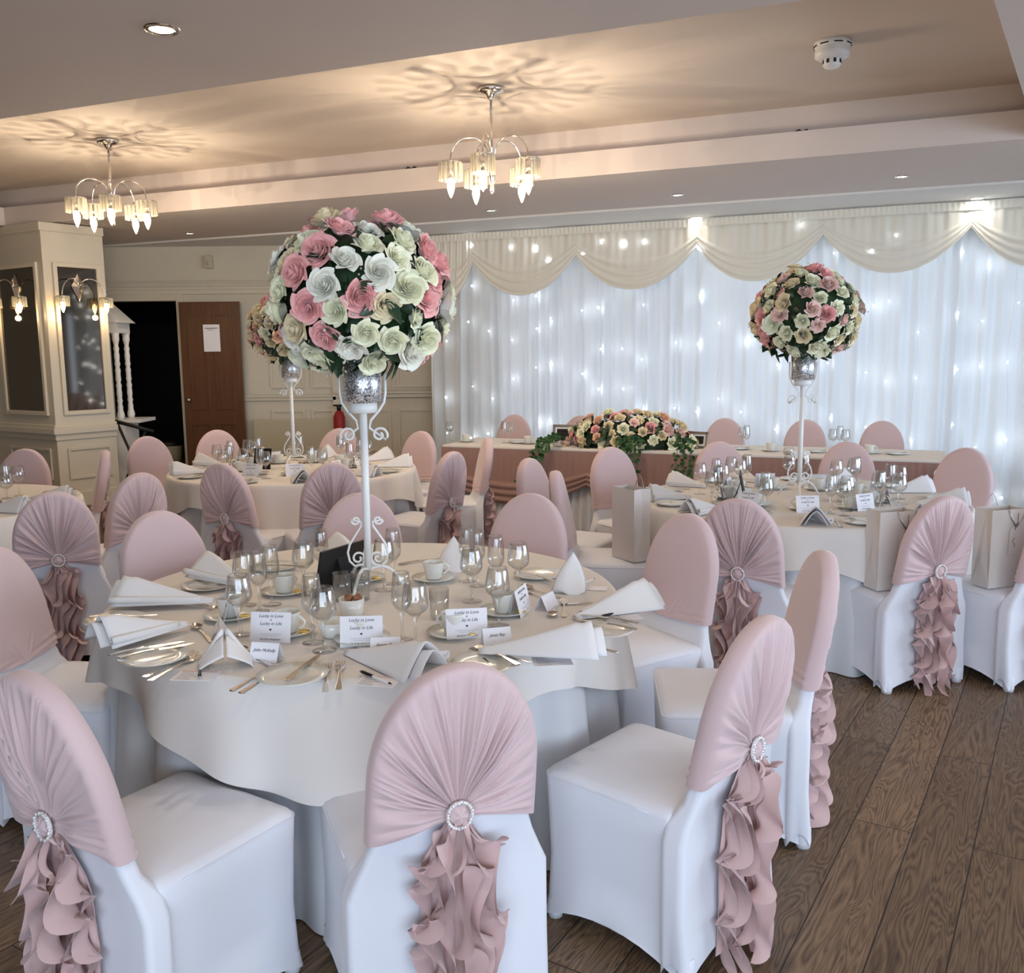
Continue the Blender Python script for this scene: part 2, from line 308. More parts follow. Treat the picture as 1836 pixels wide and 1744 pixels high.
# mouldings on the back wall
def trim(x0, x1, z, h, d, skip=None):
    mb = MB(); mb.box((x0, WY - d, z), (x1, WY + .01, z + h)); mb.box((x0, WY - d * 1.6, z + h * .62), (x1, WY + .01, z + h)); return struct(bev(mb.obj('trim_1', 'trim', smooth=False), .004))
zr = aty(300, 528, WY).z
trim(-6.4, .1, zr, .09, .035); trim(-6.4, .1, zr + .14, .025, .02)
zd = aty(600, 717, WY).z; xp = aty(603, 700, WY).x
trim(xR + .12, xp, zd, .07, .03); trim(xp, .1, zd + .03, .08, .05)
mb = MB()
def frame(mb, x0, x1, z0, z1, w_=.03, d=.018, y=WY):
    mb.box((x0, y - d, z0), (x0 + w_, y, z1)); mb.box((x1 - w_, y - d, z0), (x1, y, z1)); mb.box((x0 + w_, y - d, z0), (x1 - w_, y, z0 + w_)); mb.box((x0 + w_, y - d, z1 - w_), (x1 - w_, y, z1))
x = aty(450, 700, WY).x
for px0, px1 in ((486, 546), (558, 598), (615, 700), (712, 782)):
    frame(mb, aty(px0, 700, WY).x, aty(px1, 700, WY).x, .35, zd - .12)
    frame(mb, aty(px0, 700, WY).x, aty(px1, 700, WY).x, zd + .16, zr - .12)
mb.box((aty(597, 700, WY).x, WY - .03, 0), (aty(611, 700, WY).x, WY, zr))
struct(mb.obj('trim_2', 'trim', smooth=False))
# doorway architrave
mb = MB(); mb.box((xL - .1, WY - .03, 0), (xL, WY + .02, dtop + .1)); mb.box((xR, WY - .03, 0), (xR + .1, WY + .02, dtop + .1)); mb.box((xL, WY - .03, dtop), (xR, WY + .02, dtop + .1))
struct(bev(mb.obj('door_1', 'trim', smooth=False), .006))
# room beyond, its darkness painted into near-black walls
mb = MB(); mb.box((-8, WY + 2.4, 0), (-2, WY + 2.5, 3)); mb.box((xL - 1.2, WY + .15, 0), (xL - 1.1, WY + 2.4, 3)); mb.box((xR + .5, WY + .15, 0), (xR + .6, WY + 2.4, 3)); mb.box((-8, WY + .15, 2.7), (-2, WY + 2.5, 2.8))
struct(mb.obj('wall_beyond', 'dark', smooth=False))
# open wooden door leaf
dx0 = aty(330, 700, WY - .12).x; dx1 = aty(437, 700, WY - .12).x; dh = aty(380, 541, WY - .12).z
d = empty('open_door', ((dx0 + dx1) / 2, WY - .12, 0), 0, 'brown panelled wooden door standing open flat against the cream wall, a sheet of paper pinned on it', 'door')
hw = (dx1 - dx0) / 2; mb = MB(); mb.box((-hw, -.02, .01), (hw, .02, dh))
for x0, x1 in ((-hw + .1, -.04), (.04, hw - .1)):
    for z0, z1 in ((.2, .75), (.92, dh - .15)): frame(mb, x0, x1, z0, z1, .025, .012, -.02)
bev(mb.obj('door_leaf', 'door', d, smooth=False), .003)
h_ = MB(); h_.ball((-hw + .07, -.05, 1.05), .028, 12, 8); h_.tube([(-hw + .07, -.02, 1.05), (-hw + .07, -.05, 1.05)], .01); h_.obj('door_knob', 'chrome', d)
nz = aty(380, 606, WY - .15); nt_ = MB().box((-.105, -.002, -.17), (.105, .002, .17)); n_ = nt_.obj('paper_notice', 'card', None, smooth=False)
n_.location = (nz.x, WY - .155, nz.z); tag(n_, 'white sheet of paper with a faint printed heading pinned to the brown door', 'paper notice')
MB().box((-.08, -.003, .12), (.08, -.002, .128)).box((-.05, -.003, .10), (.03, -.002, .105)).obj('printed_heading', 'ink', n_, smooth=False)
# radiator board, bins
bd = MB(); bx0 = aty(455, 760, WY - .1).x; bx1 = aty(600, 760, WY - .1).x; bz = aty(520, 752, WY - .1).z
bd.box((bx0, WY - .12, .05), (bx1, WY - .04, bz)); tag(bev(bd.obj('radiator', 'bin', smooth=False), .008), 'plain cream flat panel radiator low on the back wall beside the open door', 'radiator')
p = aty(606, 745, WY - .2); e_ = empty('fire_extinguisher', (p.x, WY - .12, .45), 0, 'small red fire extinguisher hanging on the cream back wall', 'fire extinguisher')
MB().lathe([(0, 0), (.07, 0), (.075, .03), (.075, .36), (.05, .42), (.02, .45), (0, .45)], 16).obj('cylinder_body', 'red', e_); MB().lathe([(0, .44), (.025, .44), (.03, .5), (0, .52)], 12).box((-.07, -.01, .5), (.05, .01, .52)).obj('valve', 'black', e_)
p = aty(300, 815, WY + .5); e_ = empty('waste_bin', (p.x, WY + .6, 0), 0, 'cream bin with a black rim lid in the dark doorway', 'bin')
hb = aty(300, 789, WY + .6).z
MB().lathe([(0, 0), (.14, 0), (.17, hb - .06)], 20).obj('bin_body', 'bin', e_); MB().lathe([(.175, hb - .07), (.18, hb - .03), (.12, hb), (0, hb)], 20).obj('lid', 'black', e_)
p = aty(376, 470, WY); sb = MB().box((-.05, -.07, -.08), (.05, 0, .08)).ball((0, -.06, -.02), .03); o_ = bev(sb.obj('motion_sensor', 'bin', smooth=False, loc=(p.x, WY, p.z)), .008); tag(o_, 'small cream box sensor high on the upper back wall left of the tall flowers', 'sensor')

# ---------------------------------------------------------------- mirrored pillar
PZ = 9.75; pc = aty(90, 640, PZ); pcv = Vector((pc.x, pc.y, 0))
dR = Vector((.60, .80, 0)).normalized(); dL = Vector((-.84, .54, 0)).normalized()
a = radians(0)
pe = aty(199, 640, 1); k = pe.x / pe.y  # right edge column
tR = (k * pcv.y - pcv.x) / (dR.x - k * dR.y); tL = 1.25
PILLAR = empty('mirrored_pillar', (pcv.x, pcv.y, 0), 0, 'cream painted pillar with smoked mirror panels and wall lights at the left', 'pillar')
PR = dR * tR; PL = dL * tL
def pfoot(off):
    nR = Vector((dR.y, -dR.x, 0)); nL = Vector((-dL.y, dL.x, 0)) * 1
    if nL.y > 0: nL = -nL
    co = (nR + nL) * (off / (1 + nR.dot(nL))); return [xy(co), xy(PR + nR * off), xy(PR + nR * off + Vector((-.35, .10, 0))), xy(PL + nL * off + Vector((.3, .3, 0))), xy(PL + nL * off)]
mb = MB(); mb.prism(pfoot(0), 0, HS - .01); bev(mb.obj('column', 'trim', PILLAR, smooth=False), .006)
def zat(py): return aty(100, py, PZ).z
mb = MB()
for z0, z1, of in ((zat(790), zat(779), .02), (zat(779), zat(768), .05), (zat(768), zat(762), .03), (0, .16, .02), (HS - .1, HS - .012, .03)): mb.prism(pfoot(of), z0, z1)
bev(mb.obj('moulding', 'trim', PILLAR, smooth=False), .006)
def face_mtx(o3, dv, nv): return Matrix(((dv.x, -nv.x, 0, o3.x), (dv.y, -nv.y, 0, o3.y), (0, 0, 1, 0), (0, 0, 0, 1)))
def face(dv, L, side, a0, a1):
    nv = Vector((dv.y, -dv.x, 0))
    if nv.y > 0: nv = -nv
    mtx = face_mtx(Vector((0, 0, 0)), dv, nv)
    zt, zb = zat(476), zat(738)
    f = MB()
    for (x0, x1, z0, z1) in ((a0 - .045, a0, zb - .045, zt + .045), (a1, a1 + .045, zb - .045, zt + .045), (a0, a1, zt, zt + .045), (a0, a1, zb - .045, zb)):
        f.box((x0, -.03, z0), (x1, 0, z1), mtx)
    lz0, lz1 = .3, zat(805)
    for (x0, x1, z0, z1) in ((a0 - .03, a0, lz0, lz1), (a1, a1 + .03, lz0, lz1), (a0, a1, lz1 - .03, lz1), (a0, a1, lz0, lz0 + .03)): f.box((x0, -.02, z0), (x1, 0, z1), mtx)
    bev(f.obj('panel_frame', 'trim', PILLAR, smooth=False), .005)
    MB().box((a0, -.008, zb), (a1, 0, zt), mtx).obj('mirror_panel', 'mirror', PILLAR, smooth=False)
    return nv, (a0 + a1) / 2, zt
nR, mR, zt = face(dR, tR, 1, tR * .2, tR * .84)
nL, mL, _ = face(dL, tL, 1, .14, .86)
# wall lights on the mirrors
def shade_unit(mb_frame, mb_cry, c, r, h, n=14, drop=.0):
    for k_ in range(n):
        a_ = 2 * pi * k_ / n; mt = Matrix.Translation(c) @ Matrix.Rotation(a_, 4, 'Z')
        mb_cry.box((r - .006, -r * .125, -h), (r + .006, r * .125, 0), mt)
    mb_frame.lathe([(r - .01, .0), (r + .002, .0), (r + .002, .006), (r - .01, .006), (r - .01, 0)], 24, c)
def wall_light(pos, nv, dv, label):
    e_ = empty('wall_light', pos, atan2(dv.y, dv.x), label, 'wall light')   # local x along the face, -y out
    MB().add([(0, -.012, .13), (.075, -.012, 0), (0, -.012, -.16), (-.075, -.012, 0), (0, -.035, -.01), (0, 0, .13), (.075, 0, 0), (0, 0, -.16), (-.075, 0, 0)],
             [(0, 1, 4), (1, 2, 4), (2, 3, 4), (3, 0, 4), (0, 5, 6, 1), (1, 6, 7, 2), (2, 7, 8, 3), (3, 8, 5, 0)]).obj('diamond_plate', 'chrome', e_, smooth=False)
    for s_ in (-1, 1):
        pts = [(s_ * (.01 + .23 * (1 - cos(q * pi)) / 2), -.03 - .09 * sin(q * pi / 2), .0 + .10 * sin(q * pi) - .12 * q * q) for q in [i / 14 for i in range(15)]]
        MB().tube(pts, .006).obj('arm', 'chrome', e_)
        ex = pts[-1]; fr = MB(); cr_ = MB(); shade_unit(fr, cr_, Vector((ex[0], ex[1], ex[2])), .065, .1); fr.lathe([(0, 0), (.02, 0), (.02, -.05), (0, -.05)], 12, ex)
        sh = cr_.obj('crystal_shade', 'crystal', e_, smooth=False); fr.obj('shade_ring', 'chrome', sh)
        MB().lathe([(0, -.05), (.018, -.07), (.024, -.1), (.018, -.13), (.006, -.16), (0, -.165)], 12, ex).obj('bulb', 'bulb', e_)
        l = bpy.data.lights.new('bulb_light', 'POINT'); l.energy = 1.3; l.color = (1, .7, .38); l.shadow_soft_size = .03
        lo = bpy.data.objects.new('bulb_light', l); COL.objects.link(lo); lo.parent = e_; lo.location = (ex[0], ex[1], ex[2] - .2)
for nv, dv, mm, lab in ((nR, dR, mR, 'chrome two-armed wall light with diamond plate on the right mirror of the pillar'), (nL, -dL, mL, 'chrome two-armed wall light with diamond plate on the left mirror of the pillar')):
    b_ = pcv + (dv if dv is dR else dL) * mm + nv * .01
    wall_light((b_.x, b_.y, zat(510)), nv, dv, lab)

# candy cart by the doorway
p = aty(192, 600, 11.1); e_ = empty('candy_cart', (p.x, 11.1, 0), 0, 'white candy cart with pitched roof and turned posts behind the pillar', 'candy cart')
zr0 = aty(200, 578, 10.9).z; zr1 = aty(200, 547, 10.9).z; zt_ = aty(200, 752, 10.9).z
mb = MB(); mb.add([(-.3, -.22, zr0), (.26, -.22, zr0), (.26, .22, zr0), (-.3, .22, zr0), (-.02, -.22, zr1 + .06), (-.02, .22, zr1 + .06)], [(0, 1, 4), (1, 2, 5, 4), (2, 3, 5), (3, 0, 4, 5), (0, 3, 2, 1)]); mb.obj('roof', 'iron', e_, smooth=False)
MB().box((-.24, -.18, zr0 - .12), (.2, .18, zr0)).obj('fascia', 'iron', e_, smooth=False)
for sx in (-.2, .16):
    for sy in (-.15, .15):
        prof = [(.0, zt_)] + [(.022 + .012 * abs(sin(i * 1.3)) + (.012 if i < 3 or i > 25 else 0), zt_ + (zr0 - .12 - zt_) * i / 28) for i in range(29)]
        MB().lathe(prof, 12, (sx, sy, 0)).obj('post', 'iron', e_)
bev(MB().box((-.32, -.24, zt_ - .04), (.42, .24, zt_)).obj('table_board', 'iron', e_, smooth=False), .005)
MB().box((-.28, -.2, .1), (.22, .2, zt_ - .04)).obj('cart_body', 'iron', e_, smooth=False)
for sx in (-.2, .16): MB().lathe([(0, 0), (.03, 0), (.03, .11), (0, .11)], 10, (sx, 0, 0)).obj('leg', 'iron', e_)
p = aty(228, 800, 10.3); e_ = empty('folding_stand', (p.x, 10.3, 0), 0, 'black folding stand leaning beside the candy cart behind the chairs', 'stand')
MB().tube([(-.1, 0, zt_ + .02), (.22, .02, .02)], .016).obj('strut', 'black', e_); MB().tube([(.2, .04, zt_ - .1), (-.15, .04, .02)], .016).obj('strut', 'black', e_); MB().tube([(-.14, 0, zt_ + .03), (.3, .02, zt_ - .1)], .02).obj('top_rail', 'black', e_)

# ---------------------------------------------------------------- ceiling fittings
def chandelier(p, rot, label):
    e_ = empty('chandelier', (p.x, p.y, HC), rot, label, 'chandelier')
    MB().lathe([(0, -.0), (.085, 0), (.09, -.012), (.088, -.03), (.06, -.038), (.035, -.045), (.022, -.07), (.008, -.085), (0, -.085)], 28).obj('canopy', 'chrome', e_)
    MB().tube([(0, 0, -.08), (0, 0, -.62)], .009, 10).obj('rod', 'chrome', e_)
    MB().lathe([(0, -.44), (.014, -.45), (.022, -.5), (.028, -.58), (.02, -.62), (.012, -.65), (.016, -.665), (.01, -.69), (0, -.70)], 16).obj('hub', 'chrome', e_)
    for k_ in range(5):
        a_ = 2 * pi * k_ / 5; R_ = .285
        pts = []
        for i in range(21):
            q = i / 20; th = pi * q; r_ = .02 + (R_ - .02) * (1 - cos(th)) / 2; z_ = -.50 + .17 * sin(th) ** .8 + (.02 if q < .5 else 0) * (1 - 2 * q)
            pts.append((r_ * cos(a_), r_ * sin(a_), z_))
        pts.append((R_ * cos(a_), R_ * sin(a_), -.55)); MB().tube(pts, .0065, 8).obj('arm', 'chrome', e_)
        cx, cy = R_ * cos(a_), R_ * sin(a_); fr = MB(); cr_ = MB(); shade_unit(fr, cr_, Vector((cx, cy, -.50)), .078, .115, 14)
        for j in range(3):
            b2 = 2 * pi * j / 3; fr.tube([(cx, cy, -.5), (cx + .075 * cos(b2), cy + .075 * sin(b2), -.5)], .003, 6)
        sh = cr_.obj('crystal_shade', 'crystal', e_, smooth=False); fr.obj('shade_ring', 'chrome', sh)
        MB().lathe([(0, -.5), (.016, -.5), (.018, -.60), (0, -.60)], 12, (cx, cy, 0)).obj('bulb_holder', 'chrome', e_)
        MB().lathe([(0, -.59), (.014, -.60), (.026, -.635), (.027, -.66), (.02, -.69), (.008, -.72), (0, -.73)], 14, (cx, cy, 0)).obj('bulb', 'bulb', e_)
        l = bpy.data.lights.new('bulb_light', 'POINT'); l.energy = 7.5; l.color = (1, .82, .62); l.shadow_soft_size = .006
        lo = bpy.data.objects.new('bulb_light', l); COL.objects.link(lo); lo.parent = e_; lo.location = (cx, cy, -.74)
chandelier(at(880, 157, HC), radians(43), 'chrome chandelier with five crystal shades hanging nearest the middle of the ceiling')
chandelier(at(193, 250, HC), radians(2), 'smaller looking chrome chandelier with crystal shades above the pillar on the left')
def downlight(px, py, h, label, r=.055, m_='lamp', ww=3):
    p = at(px, py, h); e_ = empty('downlight', (p.x, p.y, h), 0, label, 'downlight')
    MB().lathe([(r * .68, .01), (r * .68, -.004), (r * .8, -.009), (r, -.006), (r * 1.04, 0)], 28).obj('bezel', 'chrome' if m_ == 'lamp' else 'plastic', e_)
    MB().lathe([(0, -.003), (r * .68, -.003)], 24).obj('lamp', m_, e_)
    l = bpy.data.lights.new('spot', 'SPOT'); l.energy = ww; l.spot_size = radians(110); l.spot_blend = .6; l.color = (1, .86, .66); l.shadow_soft_size = .03
    lo = bpy.data.objects.new('spot', l); COL.objects.link(lo); lo.parent = e_; lo.location = (0, 0, -.02)
downlight(290, 52, HS, 'large looking lit chrome downlight alone in the near ceiling', .075, ww=8)
for px, py, t_ in ((340, 418, 'chrome rimmed downlight in the soffit beside the left chandelier'), (880, 377, 'chrome rimmed downlight in the soffit below the middle chandelier'), (1215, 349, 'chrome rimmed downlight in the soffit above the first cool lights'), (1617, 316, 'chrome rimmed downlight in the soffit, nearest the right edge')):
    downlight(px, py, HS, t_, ww=10)
for px, py, t_ in ((838, 420, 'bright white downlight by the left end of the curtain top'), (1248, 390, 'bright white downlight over the middle of the curtain'), (1752, 355, 'bright white downlight over the right end of the curtain')):
    downlight(px, py, HS - .02, t_, .07, 'lampc', ww=1.5)
def fill_downlight(s_, t_, lab):  # unseen downlights added as warm fill for tables and floor
    q = RS(s_, t_, HS); e_ = empty('downlight', q, 0, lab, 'downlight'); r = .07
    MB().lathe([(r * .68, .01), (r * .68, -.004), (r * .8, -.009), (r, -.006), (r * 1.04, 0)], 24).obj('bezel', 'chrome', e_); MB().lathe([(0, -.003), (r * .68, -.003)], 24).obj('lamp', 'lamp', e_)
    l = bpy.data.lights.new('spot', 'SPOT'); l.energy = 15; l.spot_size = radians(140); l.spot_blend = .8; l.color = (1, .80, .58); l.shadow_soft_size = .05
    lo = bpy.data.objects.new('spot', l); COL.objects.link(lo); lo.parent = e_; lo.location = (0, 0, -.02)
for s_, t_, lab in ((-2.9, 2.7, 'added fill downlight in the near ceiling over the left edge, above the picture'), (-.3, 2.75, 'added fill downlight in the near ceiling over the nearest table, above the picture'), (2.1, 2.75, 'added fill downlight in the near ceiling over the open floor, above the picture'), (4.3, 4.9, 'added fill downlight in the right-hand soffit beyond the picture edge'), (-.3, .3, 'added fill downlight in the ceiling above where the viewer stands')): fill_downlight(s_, t_, lab)
p = at(1493, 75, HC); e_ = empty('smoke_detector', (p.x, p.y, HC), 0, 'white round smoke detector on the recessed ceiling', 'smoke detector')
MB().lathe([(0, 0), (.105, 0), (.105, -.02), (.1, -.035), (.06, -.035)], 32).obj('base', 'plastic', e_); MB().lathe([(.092, -.03), (.1, -.06), (.098, -.085), (.07, -.1), (.05, -.1)], 32).obj('body', 'plastic', e_)
MB().lathe([(.05, -.09), (.052, -.13), (.04, -.145), (0, -.147)], 24).obj('sensor_cage', 'plastic', e_)
mb = MB()
for k_ in range(8):
    mt = Matrix.Rotation(2 * pi * k_ / 8, 4, 'Z'); mb.box((.0515, -.008, -.125), (.0535, .008, -.103), mt); mb.box((.101, -.025, -.029), (.1065, .025, -.023), mt)
mb.obj('vent_slots', 'black', e_, smooth=False)
# little clip with cable ends on the beam
for px, py, t_ in ((1437, 237, 'small dark bit of cable poking from the cove strip at the right'), (738, 303, 'tiny dark cable stub on the cove strip left of the chandelier'), (257, 352, 'tiny dark cable stub on the cove strip by the left chandelier')):
    d_ = FW + CR * ((px - 918) / F) + CU * ((872 - py) / F); t_k = (TF + .155) / N1.dot(d_); q = Vector((d_.x, d_.y, 0)) * t_k; zz = CH + d_.z * t_k
    tag(MB().tube([(-.05, -.0, 0), (-.03, -.03, .01), (0, -.035, -.005), (.03, -.03, .012), (.05, 0, .0)], .006, 6).obj('cable_end', 'black', loc=(q.x, q.y, zz)), t_, 'cable')

# ---------------------------------------------------------------- backdrop curtain, swags and fairy lights
TC = 9.95; CS0 = -5.12; CS1 = 1.75; CTOP = 2.95
rf = random.Random(3)
ph = [(rf.uniform(9, 60), rf.uniform(0, 6.28), rf.uniform(.004, .014)) for _ in range(16)]
def foldf(s): return sum(a_ * sin(f_ * s + p_) for f_, p_, a_ in ph) * 1.5
mb = MB()
def cur(u, v):
    s = CS0 + (CS1 - CS0) * u; amp = .35 + .65 * v; q = RS(s + .02 * v * sin(s * 7), TC + foldf(s) * amp, CTOP * (1 - v)); return q
mb.grid(cur, 900, 10); tag(mb.obj('backdrop_curtain', 'voile'), 'long white voile backdrop curtain in soft folds behind the head table', 'curtain')
def s_of(px, py, t=TC - .12):
    d_ = FW + CR * ((px - 918) / F) + CU * ((872 - py) / F); k_ = t / N1.dot(d_); return U1.dot(d_) * k_, CH + d_.z * k_
peaks = [s_of(845, 470), s_of(1030, 458), s_of(1248, 442), s_of(1475, 420), s_of(1742, 405)]
dS = (peaks[-1][0] - peaks[0][0]) / 4
pks = [(peaks[0][0] - dS * .9, peaks[0][1] - .02)] + peaks + [(peaks[-1][0] + dS * .9, peaks[-1][1])]
names = ['leftmost partly hidden ivory swag at the curtain top', 'ivory swag just right of the large flower ball', 'ivory swag above the photo frame side of the head table', 'ivory swag behind the small flower ball, its left part', 'ivory swag right of the small flower ball', 'rightmost ivory swag cut by the photo edge']
for i in range(6):
    (sa, za), (sb_, zb_) = pks[i], pks[i + 1]
    sa = max(sa, CS0); sb_ = min(sb_, CS1)
    def sw(u, v, sa=sa, sb_=sb_, za=za, zb_=zb_, i=i):
        s = sa + (sb_ - sa) * u; sag = .40 * (1 - abs(2 * u - 1) ** 2.1); zb = za + (zb_ - za) * u - sag
        z = CTOP + .01 + (zb - CTOP - .01) * v; w_ = max(0, (v - .55) / .45)
        rid = .022 * abs(sin(w_ * pi * 3.2)) * (w_ > 0) * (.4 + .6 * sin(pi * u)); edge = .02 * sin(40 * u + i) * (1 - v) * .4
        return RS(s, TC - .06 - .05 * v * (.5 + .5 * sin(pi * u)) - rid - edge - .006 * sin(u * 90) * (1 - v), z)
    o_ = MB().grid(sw, 90, 40).obj('curtain_swag', 'swagc'); tag(o_, names[i], 'curtain swag')
mb = MB()
def hd(u, v): s = CS0 + (CS1 - CS0) * u; return RS(s, TC - .085 - .008 * sin(s * 130) * (1 - v), CTOP + .018 - .08 * v)
tag(MB().grid(hd, 700, 3).obj('gathered_heading', 'swagc'), 'narrow gathered ivory heading along the top of the curtain', 'curtain heading')
q0 = RS(CS0 - .02, TC, 0); tag(MB().tube([(q0.x, q0.y, 0), (q0.x, q0.y, CTOP + .01)], .018, 12).obj('curtain_pole', 'iron'), 'thin white upright pole at the left end of the backdrop curtain', 'pole')
ql = RS(CS0, TC + .04, CTOP + .02); qr = RS(CS1, TC + .04, CTOP + .02); tag(MB().tube([ql, qr], .016, 10).obj('curtain_rail', 'silver'), 'thin grey rail along the top of the backdrop curtain', 'rail')
rl = random.Random(12); ns = 25
ledm = MB().ball((0, 0, 0), .009, 8, 6).mesh('bulb'); ledm.materials.append(MT['led'])
for i in range(ns):
    s = CS0 + .06 + (CS1 - CS0 - .1) * (i + rl.uniform(.2, .8)) / ns
    q = RS(s, TC - .05, 0); e_ = empty('fairy_light_string', (q.x, q.y, 0), 0, 'string of tiny white fairy lights hanging down the backdrop curtain', 'fairy lights', 'fairy light strings on the backdrop curtain')
    pts = [(.02 * sin(zz * 5 + i), .0, zz) for zz in [CTOP - k_ * .2 for k_ in range(15)]]
    MB().tube(pts, .0012, 4).obj('wire', 'plastic', e_)
    z = 2.88 - rl.uniform(0, .5)
    while z > .15:
        o_ = bpy.data.objects.new('bulb', ledm); COL.objects.link(o_); o_.parent = e_; o_.location = (.02 * sin(z * 5 + i) + rl.uniform(-.02, .02), -.035 + rl.uniform(-.01, .0), z); k_ = rl.choice((.6, .8, 1, 1, 1.3)); o_.scale = (k_,) * 3
        z -= rl.uniform(.36, .80)

# ---------------------------------------------------------------- covered chair
def yb(z): return -.215 - .20 * max(0, z - .42)
def hwid(z): return .19 * sqrt(max(0, 1 - ((z - .67) / .262) ** 2)) if z > .67 else .19
def rr(hx, y0, y1, r, n=6):
    pts = []; cy = (y0 + y1) / 2; hy = (y1 - y0) / 2
    for cx, cy_, a0 in ((hx - r, y1 - r, 0), (-hx + r, y1 - r, 90), (-hx + r, y0 + r, 180), (hx - r, y0 + r, 270)):
        for i in range(n + 1): a_ = radians(a0 + 90 * i / n); pts.append((cx + r * cos(a_), cy_ + r * sin(a_)))
        ex = {0: (-hx + r, y1), 90: (-hx, y0 + r), 180: (hx - r, y0), 270: (hx, y1 - r)}[a0]
        for k_ in range(1, 8): pts.append((pts[-1][0] + (ex[0] - pts[-1][0]) / (9 - k_), pts[-1][1] + (ex[1] - pts[-1][1]) / (9 - k_)))
    return pts
def loft(levels, arch=.05):
    """levels: (z, hx, y0, y1, r); first level gets an arched hem between its corners"""
    mb = MB(); rings = []
    for li, (z, hx, y0, y1, r) in enumerate(levels):
        ring = []
        for x, y in rr(hx, y0, y1, r):
            zz = z
            if li == 0:
                tx = abs(x) / hx; ty = abs((y - (y0 + y1) / 2) / ((y1 - y0) / 2)); t_ = min(tx, ty); zz = z + arch * (1 - t_ ** 2.2)
            ring.append((x, y, zz))
        rings.append(ring)
    n = len(rings[0]); v = [p for R_ in rings for p in R_]
    f = [(i * n + k_, i * n + (k_ + 1) % n, (i + 1) * n + (k_ + 1) % n, (i + 1) * n + k_) for i in range(len(rings) - 1) for k_ in range(n)] + [tuple((len(rings) - 1) * n + k_ for k_ in range(n))]
    mb.add(v, f); return mb
def outline(s):
    """arch outline of the hood from the lower left corner over the top to the lower right"""
    L0 = .13; tot = 2 * L0 + 1; q = s * tot
    if q < L0: return (-.19 - .004 * (1 - q / L0), .53 + (.67 - .53) * q / L0)
    if q > L0 + 1: k_ = (q - L0 - 1) / L0; return (.19 + .004 * k_, .67 - (.67 - .53) * k_)
    a_ = pi * (1 - (q - L0)); return (.19 * cos(a_), .67 + .262 * sin(a_) ** .96)
